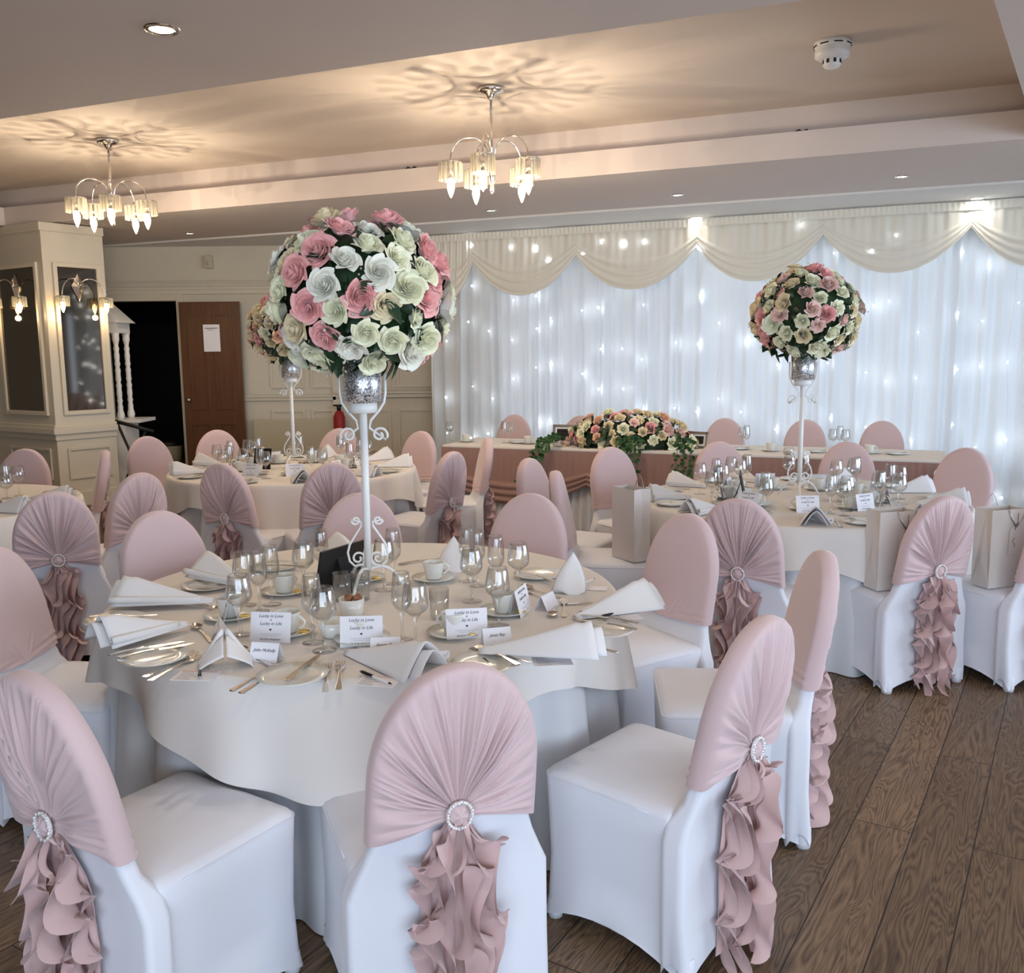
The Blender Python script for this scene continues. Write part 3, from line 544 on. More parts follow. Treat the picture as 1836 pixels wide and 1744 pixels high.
def make_chair(seed, label=None):
    rn = random.Random(seed); e_ = empty('banquet_chair', (0, 0, 0), 0, label, 'chair')
    # seat with skirt to the floor
    sk = loft([(.004, .232, -.235, .235, .03), (.06, .226, -.225, .228, .03), (.2, .222, -.2, .222, .03), (.36, .226, -.2, .228, .03), (.432, .228, -.2, .232, .03), (.446, .222, -.2, .226, .035), (.456, .20, -.195, .2, .05), (.463, .12, -.15, .12, .05)], .06)
    sk.obj('seat_cover', 'cover', e_)
    pp = rr(.2275, -.2, .2305, .03); pp = [(x, y, .436) for x, y in pp if y > -.17]
    i0 = max(range(len(pp)), key=lambda i: -pp[i][1] + (pp[i][0] > 0) * 5); pp = pp[i0:] + pp[:i0] if False else pp
    k_ = next(i for i in range(len(pp)) if hypot(pp[i][0] - pp[i - 1][0], pp[i][1] - pp[i - 1][1]) > .2)
    pp = pp[k_:] + pp[:k_]; MB().tube(pp, .0028, 6).obj('seat_piping', 'cover', e_)
    lv = []
    for z, hx in ((.004, .246), (.06, .247), (.2, .249), (.385, .248), (.43, .228), (.48, .206), (.54, .187), (.63, .184)):
        th = .024; yf = -.17 if z < .44 else yb(z) + th
        lv.append((z, hx, yb(z) - th - (.012 if z < .1 else 0), yf, .018))
    bc = loft(lv, .055).obj('back_cover', 'cover', e_)
    for sx in (-1, 1):   # foot pockets
        MB().lathe([(0, .0), (.022, .0), (.026, .02), (.024, .07), (.02, .075)], 10, (sx * .212, -.232, 0)).obj('foot_pocket', 'cover', e_)
        MB().lathe([(0, .0), (.02, .0), (.024, .02), (.022, .06)], 10, (sx * .205, .205, 0)).obj('foot_pocket', 'cover', e_)
    # hood
    NF = 34; folds = []
    s_ = .01
    while s_ < .99:
        w_ = rn.choice((.006, .009, .013, .02, .03)) * rn.uniform(.8, 1.2); folds.append((s_, w_, rn.uniform(.3, 1), rn.uniform(-.03, .03))); s_ += w_ * rn.uniform(1.1, 2.0)
    def pleat(s, r):
        d_ = 0
        for c_, w_, a_, bend in folds:
            c2 = c_ + bend * (1 - r) * (1 if True else 0); x_ = (s - c2) / w_
            if abs(x_) < 3: d_ = max(d_, a_ * exp(-x_ * x_ * (1.0 if x_ < 0 else 2.6)))
        return d_
    C0 = Vector((0, .587)); TH = .027
    def back(s, r):
        ox, oz = outline(s); 
        if s < .07: C_ = Vector((0, .587 - .018 * (1 - s / .07)))
        elif s > .93: C_ = Vector((0, .587 - .018 * (1 - (1 - s) / .07)))
        else: C_ = C0
        sagc = 0
        x_ = C_.x + (ox * (1.0) - C_.x) * r; z_ = C_.y + (oz - C_.y) * r
        am = .038 * min(1, r * 2.0) * (1 - r ** 2.2) ** .8 + .0012
        bump_ = .014 * exp(-(r / .16) ** 2)
        return (x_, yb(z_) - TH - .004 - am * pleat(s, r) - bump_ + .010 * sin(pi * r) ** 1.0 * 0, z_)
    NS = 300; NR = 16; NFR = 10
    def hood(u, v):
        j = v * (NR + 4 + NFR)
        if j <= NR: r = .02 + .98 * (j / NR) ** .85; return back(u, r)
        ox, oz = outline(u)
        if j < NR + 4:
            q = (j - NR) / 4; a_ = pi * q; k2 = sin(a_) * .011; cx, cz = 0, .62; dx, dz = ox - cx, oz - cz; L_ = hypot(dx, dz)
            return (ox + dx / L_ * k2, yb(oz) - TH * cos(a_) - .004 * (1 - q), oz + dz / L_ * k2)
        q = 1 - (j - NR - 4) / NFR; x_ = ox * q; z_ = .52 + (oz - .52) * q; z_ = z_ - .01 * (1 if z_ < .6 else 0) * 0
        fr = .010 * (1 - q ** 3) + (.003 * sin(z_ * 240 + x_ * 25) * exp(-((z_ - .555) / .035) ** 2))
        return (x_, yb(z_) + TH + fr, z_)
    MB().grid(hood, NS, NR + 4 + NFR).obj('hood', 'hood', e_)
    # rhinestone ring
    rg = MB(); yc = yb(.585) - TH - .034
    for k_ in range(26):
        a_ = 2 * pi * k_ / 26; rg.ball((.029 * cos(a_), yc - .002 * (k_ % 2),   .585 + .031 * sin(a_)), .0048, 6, 4)
    rg.tube([(.029 * cos(2 * pi * k_ / 24), yc + .003,   .585 + .031 * sin(2 * pi * k_ / 24)) for k_ in range(25)], .004, 6)
    rg.obj('rhinestone_ring', 'rhinestone', e_)
    MB().grid(lambda u, v: ((.024 * v) * cos(2 * pi * u), yc + .006 - .014 * (1 - v * v) + .003 * sin(5 * 2 * pi * u) * v, .585 + .026 * v * sin(2 * pi * u)), 30, 4, cu=True).obj('ring_fabric', 'hood', e_)
    # ruffled tails
    T_ = MB()
    def ysurf(z): return (yb(z) if z > .42 else yb(.42)) - .03
    lean = rn.uniform(-.02, .03)
    for k_ in range(7):
        side = (-1, 1, -1, 1, 0, -1, 1)[k_]; xe = (-.045, .042, -.018, .014, .0, -.062, .06)[k_]; n_w = rn.uniform(2.6, 3.9); ph_ = rn.uniform(0, 6.28); W = (.068, .068, .055, .055, .05, .05, .05)[k_]; Lz = rn.uniform(-.005, .04)
        dep = (.018, .018, .04, .045, .06, .006, .006)[k_]; A_ = rn.uniform(.8, 1.2)
        def rib(u, v, side=side, xe=xe, n_w=n_w, ph_=ph_, W=W, Lz=Lz, dep=dep, A_=A_):
            z = .59 - (.575 - Lz) * u; g = min(1, u * 5 + .12); wv = 2 * pi * n_w * u ** .9 + ph_
            s1 = sin(wv); phi = A_ * s1 + (.9 if side == 0 else .35)
            Wv = W * g * (1 + .15 * sin(wv * 1.7)); x_ = xe * g + lean * u + (side or cos(wv)) * v * Wv * cos(phi)
            y_ = ysurf(z) - dep * g - .012 - v * Wv * abs(sin(phi)) * 1.05 - .006 * sin(wv * 2 + v * 3)
            z_ = z + v * W * .75 * cos(wv + .6) * g - v * .012
            return (x_, y_, max(.004, z_))
        T_.grid(rib, 90, 6)
    def base(u, v):
        z = .585 - .565 * u; g = min(1, u * 4 + .15); x_ = (v - .5) * .17 * g + lean * u; return (x_, ysurf(z) - .006 - .012 * abs(sin(v * pi * 5 + sin(u * 6))) * g, z + .015 * sin(v * 9) * u)
    T_.grid(base, 30, 40)
    T_.obj('ruffled_tail', 'sash', e_)
    return e_
CP = [Proto(make_chair(11 + k_)) for k_ in range(3)]
cn = [0]
def chair(px, py, facing, label, h=.932, group=None, pos=None):
    top = pos if pos else at(px, py, h); f = radians(facing); fv = Vector((cos(f), sin(f), 0)); o = top + fv * .317; o.z = 0
    P_ = CP[cn[0] % 3]; cn[0] += 1
    return P_.put(o, f - pi / 2, label, group)
def at_z(px, Z): q = aty(px, 850, Z); return Vector((q.x, q.y, 0))
def toward(top, c_): return math.degrees(atan2(c_.y - top.y, c_.x - top.x))
T1 = at(662, 1062, .75); T2 = at(528, 839, .75); T3 = at(1432, 893, .75); T4 = Vector((-3.55, 5.4, .75))
R1, R2 = .90, .92
# table 1
chair(822, 1197, 112, 'chair in the very front centre, pink pleated back with ring and ruffled tail')
chair(45, 1213, 57, 'front left chair cut by the left edge, pink pleated back with ring and ruffled tail')
chair(1372, 1112, 138, 'large front right chair seen obliquely from behind, its white seat to the left')
chair(1478, 993, 175, 'narrow edge-on chair just beyond the large front right chair, by the oak floor')
chair(1236, 925, 212, 'smooth-fronted pink chair at the right of the nearest table, turned to the left')
chair(952, 888, 246, 'smooth-fronted pink chair behind the nearest round table, right of the tall white stand')
chair(645, 887, 278, 'chair behind the nearest round table with smooth pink front, directly behind the tall white stand')
chair(282, 920, 318, 'chair at the left back of the nearest round table showing its smooth pink front')
chair(-22, 985, 352, 'chair cut by the left edge of the photo with smooth pink front facing right')
# table 2
chair(0, 0, 66, 'chair with pleated pink back and ring before the left of the centre-left table', pos=at_z(396, 5.75))
chair(0, 0, 118, 'pleated pink chair half hidden behind the smooth-fronted chair at the tall white stand', pos=at_z(596, 5.72))
chair(0, 0, 150, 'pleated pink chair with dark rose tail left of the head table skirt', pos=at_z(812, 6.3))
chair(0, 0, 190, 'edge-on chair with pleated back against the left front of the head table', pos=at_z(876, 7.3))
chair(0, 0, 232, 'smooth-fronted pink chair at the right rear of the second round table by the curtain end', pos=at_z(757, 8.0))
chair(0, 0, 267, 'smooth-fronted pink chair behind the second table, mostly hidden by glasses', pos=at_z(612, 8.4))
chair(0, 0, 292, 'smooth-fronted pink chair in front of the open brown door', pos=at_z(393, 8.35))
chair(0, 0, 318, 'smooth-fronted pink chair before the dark doorway, right of the pillar', pos=at_z(267, 7.75))
# table 4
chair(0, 0, 150, 'pleated pink chair seen obliquely beneath the pillar corner', pos=Vector((-2.16, 5.3, 0)))
chair(0, 0, 205, 'narrow edge-on chair standing against the right face of the pillar', pos=Vector((-2.93, 6.6, 0)))
chair(0, 0, 268, 'smooth-fronted pink chair in front of the left face of the pillar', pos=Vector((-3.6, 6.78, 0)))
chair(0, 0, 118, 'chair near the left edge with pleated grey-pink back, ring and long brown-pink tail', pos=Vector((-2.31, 4.58, 0)))
# table 3
chair(0, 0, -28, 'farther of two narrow edge-on chairs left of the right-hand round table', pos=at_z(948, 5.85))
chair(0, 0, -8, 'nearer of two narrow edge-on chairs left of the right-hand round table', pos=at_z(996, 5.2))
chair(0, 0, -58, 'smooth-fronted pink chair standing before the head table flowers', pos=at_z(1094, 6.5))
chair(0, 0, -84, 'smooth-fronted pink chair behind the right-hand table just right of the head table flowers', pos=at_z(1288, 6.8))
chair(0, 0, -112, 'smooth-fronted pink chair behind the right-hand table right of its flower stand', pos=at_z(1518, 6.7))
chair(0, 0, -140, 'smooth-fronted chair with white edge alone against the curtain at the far right', pos=at_z(1732, 6.2))
chair(0, 0, 62, 'pleated pink chair with ring before the right-hand table, behind the chair with white edge', pos=at_z(1326, 4.15))
chair(0, 0, 110, 'pleated pink chair with long ruffled tail standing on open oak floor at right', pos=at_z(1700, 4.16))
chair(0, 0, 118, 'pleated chair cut by the right edge of the photo', pos=at_z(1918, 4.2))
# head table
HD = -math.degrees(A1) - 90
for px, t_ in ((925, 'leftmost chair behind the head table'), (1042, 'chair behind the head table, left of the flowers'), (1298, 'chair behind the head table just right of the flowers'), (1441, 'chair behind the head table beside the flower stand pole'), (1577, 'rightmost chair behind the head table')):
    d_ = FW + CR * ((px - 918) / F); k_ = (9.32) / N1.dot(d_); chair(0, 0, HD, t_, pos=Vector((d_.x * k_, d_.y * k_, 0)))

# ---------------------------------------------------------------- round tables
def round_table(c_, R_, corner, label, clabel, ulabel, dmin=.15, dmax=.2, seed=1):
    c0 = Vector((c_.x, c_.y, 0)); t = empty('round_table', c0, 0, label, 'table')
    MB().lathe([(0, .70), (R_ - .03, .70), (R_ - .02, .71), (R_ - .02, .73), (R_ - .03, .738), (0, .738)], 48).obj('tabletop', 'door', t)
    for k_ in range(4):
        a_ = pi / 4 + k_ * pi / 2; MB().tube([(R_ * .6 * cos(a_), R_ * .6 * sin(a_), .7), (R_ * .68 * cos(a_), R_ * .68 * sin(a_), 0)], .016).obj('leg', 'steel', t)
    rn = random.Random(seed); p1_, p2_ = rn.uniform(0, 6), rn.uniform(0, 6)
    def und(u, v):
        th = 2 * pi * u; w_ = .044 * sin(17 * th + p1_ + 1.4 * sin(3 * th)) + .010 * sin(41 * th + p2_)
        return ((R_ - .045 + w_ * min(1, v * 1.5 + .1) + .03 * v) * cos(th), (R_ - .045 + w_ * min(1, v * 1.5 + .1) + .03 * v) * sin(th), .735 - .730 * v)
    tag(MB().grid(und, 420, 10, cu=True).obj('floor_length_cloth', 'under', loc=c0), ulabel, 'tablecloth')
    def drop(th):
        k_ = abs(cos(2 * (th - corner))); return dmin + dmax * k_ ** 1.7 * (1 - (.8 if seed == 1 else 0) * exp(-((th - pi) / .6) ** 2)) + .008 * sin(9 * th + p1_)
    NV = 12; NT = 5
    def ov(u, v):
        th = 2 * pi * u; j = v * (NV + NT)
        if j <= NT: r_ = R_ * (1 - (1 - j / NT) ** 3) * .997; return (r_ * cos(th), r_ * sin(th), .7475)
        q = ((j - NT) / NV) ** 1.5; D = drop(th); cr_ = abs(cos(2 * (th - corner))) ** 6 * (1 - (.9 if seed == 1 else 0) * exp(-((th - pi) / .6) ** 2)); fl_ = (.004 + .014 * q + cr_ * .045 * q + (.018 * sin(11 * th + p2_) + .012 * sin(23 * th)) * q)
        r_ = R_ + fl_ * (1 - exp(-q * 6)) + .01 * (1 - exp(-q * 20)); z_ = .7475 - D * (q ** 1.1) - .004 * (q > 0)
        return (r_ * cos(th), r_ * sin(th), z_)
    tag(MB().grid(ov, 300, NV + NT, cu=True).obj('tablecloth', 'linen', loc=c0), clabel, 'tablecloth')
round_table(T1, R1, radians(-92), 'nearest large round dining table, hidden beneath its two white cloths', 'white overlay cloth with a curved hem on the nearest round table', 'white pleated cloth falling to the floor beneath the nearest round table', .115, .20, 1)
round_table(T2, R2, radians(-75), 'round dining table at centre left under white cloth', 'white overlay cloth on the round table at centre left', 'white floor-length cloth under the centre-left table', .16, .2, 2)
round_table(T3, R2, radians(-60), 'round dining table on the right under white cloth', 'white overlay cloth on the right-hand round table', 'white floor-length cloth under the right-hand table', .2, .16, 3)
round_table(T4, R1, radians(-20), 'round table at the left edge under white cloth', 'white overlay cloth on the table cut by the left edge', 'white floor-length cloth under the table at the left edge', .16, .2, 4)

# ---------------------------------------------------------------- head table
ta = at(787, 799, .75); tb = at(1690, 828, .75)
TA = N1.dot(ta); S0 = U1.dot(ta); TA = 7.80; S0 = ta.x * U1.x + ta.y * U1.y
q = at(1690, 806, .75); S1 = U1.dot(q); TB = TA + .76
e_ = empty('head_table', (0, 0, 0), 0, 'long head table under a white cloth with rose-brown skirt', 'table')
e_.location = RS((S0 + S1) / 2, (TA + TB) / 2); e_.rotation_euler.z = -A1; hl = (S1 - S0) / 2; hd_ = .38
MB().box((-hl, -hd_, .70), (hl, hd_, .738)).obj('tabletop', 'door', e_, smooth=False)
for sx in (-1, 0, 1):
    for sy in (-1, 1): MB().tube([(sx * (hl - .15), sy * .3, .7), (sx * (hl - .15), sy * .3, 0)], .018).obj('leg', 'steel', e_)
hc = empty('head_table_cloth', e_.location, -A1, 'white cloth over the long head table with a rose-brown gathered skirt and swags', 'tablecloth')
bev(MB().box((-hl - .012, -hd_ - .012, .705), (hl + .012, hd_ + .012, .752)).obj('top_cloth', 'linen', hc, smooth=False), .012, 3)
def skirt(u, v):
    P_ = 2 * hl + 4 * hd_; x_ = -hd_ * 2 + u * P_
    w_ = .016 * sin(x_ * 70 + sin(x_ * 9) * 2) * (.3 + .7 * v) + .03 * v
    if x_ < 0: return (-hl - .0 - w_, -hd_ - x_ * 1.0 , .72 - .715 * v)
    if x_ > 2 * hl: return (hl + w_, -hd_ + (x_ - 2 * hl), .72 - .715 * v)
    return (-hl + x_, -hd_ - w_ - .004, .72 - .715 * v)
MB().grid(skirt, 600, 8).obj('under_skirt', 'under', hc)
nsw = 3
def swg(k_):
    def fn(u, v):
        x_ = -hl + 2 * hl * (k_ + u) / nsw; sag = .20 * (1 - abs(2 * u - 1) ** 2.0); bot = .40 - sag + .03; z_ = .735 + (bot - .735) * v; w_ = max(0, (v - .62) / .38)
        r_ = .03 + .02 * v + .028 * abs(sin(w_ * pi * 3)) * (w_ > 0) + .0012 * sin(x_ * 90 + 2 * sin(x_ * 13)) * (1 - w_)
        return (x_, -hd_ - .018 - r_, z_)
    return fn
for k_ in range(nsw): MB().grid(swg(k_), 160, 34).obj('swag', 'skirt', hc)
def endsw(u, v):
    z_ = .738 - (.33 - .16 * u) * v; return (hl + .02 + .03 * v + .012 * abs(sin(v * 9)), -hd_ - .03 + u * hd_ * 1.9, z_)
MB().grid(endsw, 30, 20).obj('swag', 'hood', hc)
def tailf(u, v):
    a_ = -.3 + u * 1.0; x_ = hl + .05 - .0 + .10 * u + .16 * v * (v - .0) * (.4 + u); return (hl - .05 + .22 * v * (.5 + u * .8), -hd_ - .085 - .01 * sin(u * 22), .66 - .30 * v + .10 * v * u)
MB().grid(tailf, 30, 12).obj('skirt_tail', 'sash', hc)
rg = MB()
for k_ in range(22): a_ = 2 * pi * k_ / 22; rg.ball((hl - .06 + .035 * cos(a_), -hd_ - .10, .66 + .035 * sin(a_)), .006, 6, 4)
rg.obj('rhinestone_ring', 'rhinestone', hc)

# ---------------------------------------------------------------- tall stands with vases and flower balls
def spiral(c_, r0_, r1_, a0, turns, n=22, ax=None):
    return [(c_[0] + (r0_ + (r1_ - r0_) * i / n) * cos(a0 + turns * 2 * pi * i / n), c_[1] + (r0_ + (r1_ - r0_) * i / n) * sin(a0 + turns * 2 * pi * i / n)) for i in range(n + 1)]
def make_stand():
    e_ = empty('flower_stand', (0, 0, 0), 0, None, 'flower stand')
    MB().tube([(0, 0, .09), (0, 0, .67)], .0135, 14).obj('pole', 'iron', e_)
    MB().lathe([(0, .655), (.05, .655), (.05, .69), (0, .69)], 24).obj('cup_plate', 'iron', e_)
    for k_ in range(3):
        a_ = 2 * pi * k_ / 3 - pi / 2 - .35; mt = Matrix.Rotation(a_, 4, 'Z')
        pts = [(.005 + .125 * q, 0, .085 + .025 * sin(q * pi * .8) - .085 * q ** 2.2) for q in [i / 12 for i in range(13)]]
        pts = [mt @ Vector((x, y, max(.006, z))) for x, y, z in pts]; MB().tube(pts, .006).obj('leg', 'iron', e_)
    for mt in (Matrix.Rotation(0, 4, 'Z'), Matrix.Rotation(pi, 4, 'Z')):
        # lower lyre scroll: small curl on top, belly, inner curl
        p2 = spiral((.040, .268), .006, .017, -.5, 1.1)
        p2 += [(.02 + .0, .262), (.022, .245), (.045, .21), (.064, .18), (.072, .15), (.066, .118), (.048, .10)]
        p3 = [(x, z) for x, z in spiral((.035, .128), .028, .007, -pi / 2 - .2, -1.35)]
        MB().tube([mt @ Vector((x, 0, z)) for x, z in p2 + p3[1:]], .0042, 8).obj('scroll', 'iron', e_)
        # upper scroll: curl and arm up round the vase
        q1 = spiral((.055, .575), .007, .030, 1.2, -1.3)
        q2 = [(.02, .60), (.026, .628), (.055, .66), (.074, .69), (.080, .725), (.080, .79)]
        MB().tube([mt @ Vector((x, 0, z)) for x, z in q1 + q2], .0046, 8).obj('vase_arm', 'iron', e_)
    return e_
STAND = Proto(make_stand())
def make_vase():
    o = MB().lathe([(0, 0), (.062, 0), (.066, .004), (.068, .17), (.062, .17), (.06, .01), (0, .01)], 40).obj('glitter_vase', 'glitter'); tag(o, None, 'vase'); return o
VASE = Proto(make_vase())
def rose_mesh(kind, m_, seed):
    """layered petals; axis +z, radius about 1"""
    rn = random.Random(seed); mb = MB(); rn_s = 1
    lay = {0: [(2, .10, .80, .0), (3, .21, .80, .02), (4, .34, .76, .04), (5, .50, .71, .06), (5, .66, .64, .11), (6, .82, .54, .19)], 1: [(3, .18, .95, .02), (4, .32, .9, .03), (5, .5, .82, .08), (5, .68, .7, .16), (6, .82, .5, .26)], 2: [(4, .16, .56, .04), (5, .30, .60, .08), (6, .46, .62, .10), (6, .64, .58, .16), (7, .84, .46, .24)]}[kind]
    for li, (n, rad, hh, curl) in enumerate(lay):
        for k_ in range(n):
            a0 = 2 * pi * k_ / n + li * .9 + rn.uniform(-.15, .15); wd = 2 * pi / n * .78; rj = rad * rn.uniform(.93, 1.07); hj = hh * rn.uniform(.94, 1.05)
            def pt(u, v):
                uu = (u - .5) * 2; a_ = a0 + uu * wd * (1 - .25 * v ** 3); edge = 1 - .22 * uu ** 2 * v
                r_ = rj * (.35 + .65 * sin(min(1, v * 1.15) * pi / 2)) + curl * v ** 3 * 1.0 - (.19 * rad + .03) * uu * v * rn_s
                z_ = -.25 + (hj + .25) * (v ** .8) * edge - curl * .7 * v ** 4
                return (r_ * cos(a_), r_ * sin(a_), z_)
            mb.grid(pt, 6, 5)
    mb.ball((0, 0, .12), .16, 8, 6, (1, 1, 1.6)); mb.grid(lambda u, v: (.66 * v * cos(2 * pi * u), .66 * v * sin(2 * pi * u), -.28 + .50 * v ** 2), 12, 3, cu=True)
    me = mb.mesh('rose'); me.materials.append(m_); return me
RM = {(c_, k_): rose_mesh(k_, ROSE[c_], 5 + k_) for c_ in ROSE for k_ in (0, 1, 2)}
def leaves(mb, n, fn, size, rn, droop=.3):
    for _ in range(n):
        p, d_ = fn(rn); d_ = d_.normalized(); a_ = d_.orthogonal().normalized(); a_ = Matrix.Rotation(rn.uniform(0, 6.28), 3, d_) @ a_
        fw = (d_ * rn.uniform(.3, .9) + a_).normalized(); sd = fw.cross(d_).normalized(); up_ = sd.cross(fw); L = size * rn.uniform(.7, 1.25); W = L * .3
        rows = [(0, .12), (.2, .75), (.45, 1), (.7, .75), (.9, .3), (1, .02)]; v = []
        for t_, w_ in rows:
            c_ = p + fw * L * t_ - Vector((0, 0, 1)) * droop * L * t_ * t_; v += [c_ - sd * W * w_ + up_ * .12 * L * w_, c_, c_ + sd * W * w_ + up_ * .12 * L * w_]
        f = []
        for i in range(5): f += [(3 * i, 3 * i + 1, 3 * i + 4, 3 * i + 3), (3 * i + 1, 3 * i + 2, 3 * i + 5, 3 * i + 4)]
        mb.add(v, f)
def fib(n):
    for i in range(n): z = 1 - 2 * (i + .5) / n; a_ = i * 2.399963; r_ = sqrt(1 - z * z); yield Vector((r_ * cos(a_), r_ * sin(a_), z))
def orient(d_, roll): return (Vector((0, 0, 1)).rotation_difference(d_) @ __import__('mathutils').Quaternion((0, 0, 1), roll)).to_euler()
def flower_ball(c_, ax, n, rs, pal, seed, label, lowcut=-.80, name='flower_ball'):
    rn = random.Random(seed); e_ = empty(name, c_, 0, label, 'flower arrangement')
    MB().ball((0, 0, 0), 1, 24, 16, (ax[0] * .74, ax[1] * .74, ax[2] * .74)).obj('foliage_core', 'leaf', e_)
    mb = MB(); E = Vector(ax)
    def fn(r_):
        while True:
            d_ = Vector((r_.gauss(0, 1), r_.gauss(0, 1), r_.gauss(0, 1))).normalized()
            if d_.z > lowcut - .12: break
        return Vector((d_.x * ax[0], d_.y * ax[1], d_.z * ax[2])) * r_.uniform(.62, .82), d_
    leaves(mb, 420, fn, .066 * (rs / .055) ** .5, rn); tag(mb.obj('leaves', 'leaf', e_), kind='stuff')
    # filler sprigs
    g = MB(); st = MB()
    for _ in range(70):
        p, d_ = fn(rn); d_ = (d_ + Vector((rn.uniform(-.4, .4), rn.uniform(-.4, .4), rn.uniform(-.4, .4)))).normalized(); q = p + d_ * rn.uniform(.02, .055); st.tube([p, (p + q) / 2 + Vector((0, 0, .005)), q], .0012, 4)
        for _k in range(5):
            o3 = q + Vector((rn.gauss(0, .014), rn.gauss(0, .014), rn.gauss(0, .014))); g.ball(o3, rn.uniform(.003, .006), 5, 4)
    tag(g.obj('filler_blooms', 'gyp', e_), kind='stuff'); tag(st.obj('filler_stems', 'ivy', e_), kind='stuff')
    pts = [d_ for d_ in fib(int(n * 1.12)) if d_.z > lowcut][:n]
    for d_ in pts:
        d_ = (d_ + Vector((rn.gauss(0, .04), rn.gauss(0, .04), rn.gauss(0, .04)))).normalized(); col_ = rn.choices(list(pal), list(pal.values()))[0]; k_ = rn.choice((0, 0, 1, 2)); s_ = rs * rn.uniform(.78, 1.15)
        o = bpy.data.objects.new('rose', RM[(col_, k_)]); COL.objects.link(o); o.parent = e_
        o.location = Vector((d_.x * ax[0], d_.y * ax[1], d_.z * ax[2])) * rn.uniform(.86, .97) - d_ * .03; o.scale = (s_, s_, s_ * 1.0)
        nd_ = (d_ + Vector((rn.gauss(0, .18), rn.gauss(0, .18), rn.gauss(0, .18)))).normalized(); o.rotation_euler = orient(nd_, rn.uniform(0, 6.28))
    return e_
BP = dict(ivory=6, white=2.2, pink=3.4, cream=1.4)
SP = dict(ivory=4, cream=4, pink=3, blush=1.6)
PP = dict(cream=3, peach=3, blush=2, pink=1, ivory=1)
for c_, pal, sd, nm, n_, rs in ((T1, BP, 21, 'nearest round table', 100, .052), (T3, SP, 22, 'right-hand round table', 100, .046), (T2, PP, 23, 'centre-left round table', 100, .046)):
    STAND.put((c_.x, c_.y, .75), radians(4), 'tall white scrolled metal flower stand on the ' + nm)
    VASE.put((c_.x, c_.y, .75 + .69), 0, 'silver glitter vase on top of the tall stand on the ' + nm)
    flower_ball((c_.x, c_.y, .75 + .69 + .362), ((.35, .35, .315) if c_ is T1 else (.335, .335, .30)), n_, rs, pal, sd, {21: 'very large ball of ivory, white and pink roses on the tall stand in the middle', 22: 'round ball of cream and pink roses on the tall stand at right, before the curtain', 23: 'peach and cream rose ball mostly hidden behind the large flower ball'}[sd])

# long arrangement on the head table
def long_flowers():
    rn = random.Random(31); p = at(1128, 800, .75); k_ = (TA + .30) / N1.dot(Vector((p.x, p.y, 0))); c_ = Vector((p.x * k_, p.y * k_, .752))
    e_ = empty('long_flower_arrangement', c_, -A1, 'long low arrangement of pink and cream roses with ivy trailing over the head table front', 'flower arrangement')
    MB().box((-.3, -.08, 0), (.3, .08, .07)).obj('tray', 'leaf', e_, smooth=False)
    mb = MB(); ax = (.62, .27, .30)
    def fn(r_):
        d_ = Vector((r_.gauss(0, 1), r_.gauss(0, 1), abs(r_.gauss(0, 1)))).normalized(); return Vector((d_.x * ax[0], d_.y * ax[1], .02 + d_.z * ax[2])) * r_.uniform(.6, .95), d_
    leaves(mb, 420, fn, .10, rn, .5)
    MB().ball((0, 0, .03), 1, 24, 12, (.50, .2, .2)).obj('foliage_core', 'leaf', e_)
    tag(mb.obj('leaves', 'leaf', e_), kind='stuff'); mb = MB()
    for i in range(15):      # trailing ivy
        x0 = (-.55, -.5, -.6, -.52, -.64, .0, .05, .1, .16, .2, .08, .12, .5, .56, .62)[i]; L = (.28, .2, .3, .24, .34, .4, .5, .55, .42, .5, .58, .35, .3, .26, .2)[i]
        pts = [Vector((x0 - (.22 * t_ if i < 5 else -.06 * t_ * (i > 11)), -.22 - .30 * min(1, t_ * 1.3), .06 + .07 * sin(pi * min(1, t_ * 1.5)) - L * t_ * t_ + rn.uniform(-.01, .01))) for t_ in [j / 9 for j in range(10)]]
        mb.tube(pts, .0025, 5)
        for p_ in pts[2:]: leaves(mb, 3, lambda r_, p_=p_: (p_ + Vector((r_.uniform(-.02, .02), r_.uniform(-.02, .01), r_.uniform(-.02, .02))), Vector((0, -1, .3))), .05, rn, .3)
    mb.obj('trailing_ivy', 'ivy', e_)
    for i, d_ in enumerate([q for q in fib(170) if q.z > .0 and q.y < .6]):
        col_ = rn.choices(['cream', 'ivory', 'pink', 'blush', 'peach'], [4, 3, 1.6, 2, 1])[0]; s_ = rn.uniform(.040, .055); o = bpy.data.objects.new('rose', RM[(col_, rn.choice((0, 0, 1, 2)))]); COL.objects.link(o); o.parent = e_
        o.location = Vector((d_.x * ax[0], d_.y * ax[1], .02 + d_.z * ax[2])) * rn.uniform(.88, 1.0); o.scale = (s_,) * 3; o.rotation_euler = orient((d_ + Vector((rn.gauss(0, .15), -.3, rn.gauss(0, .15)))).normalized(), rn.uniform(0, 6))
long_flowers()

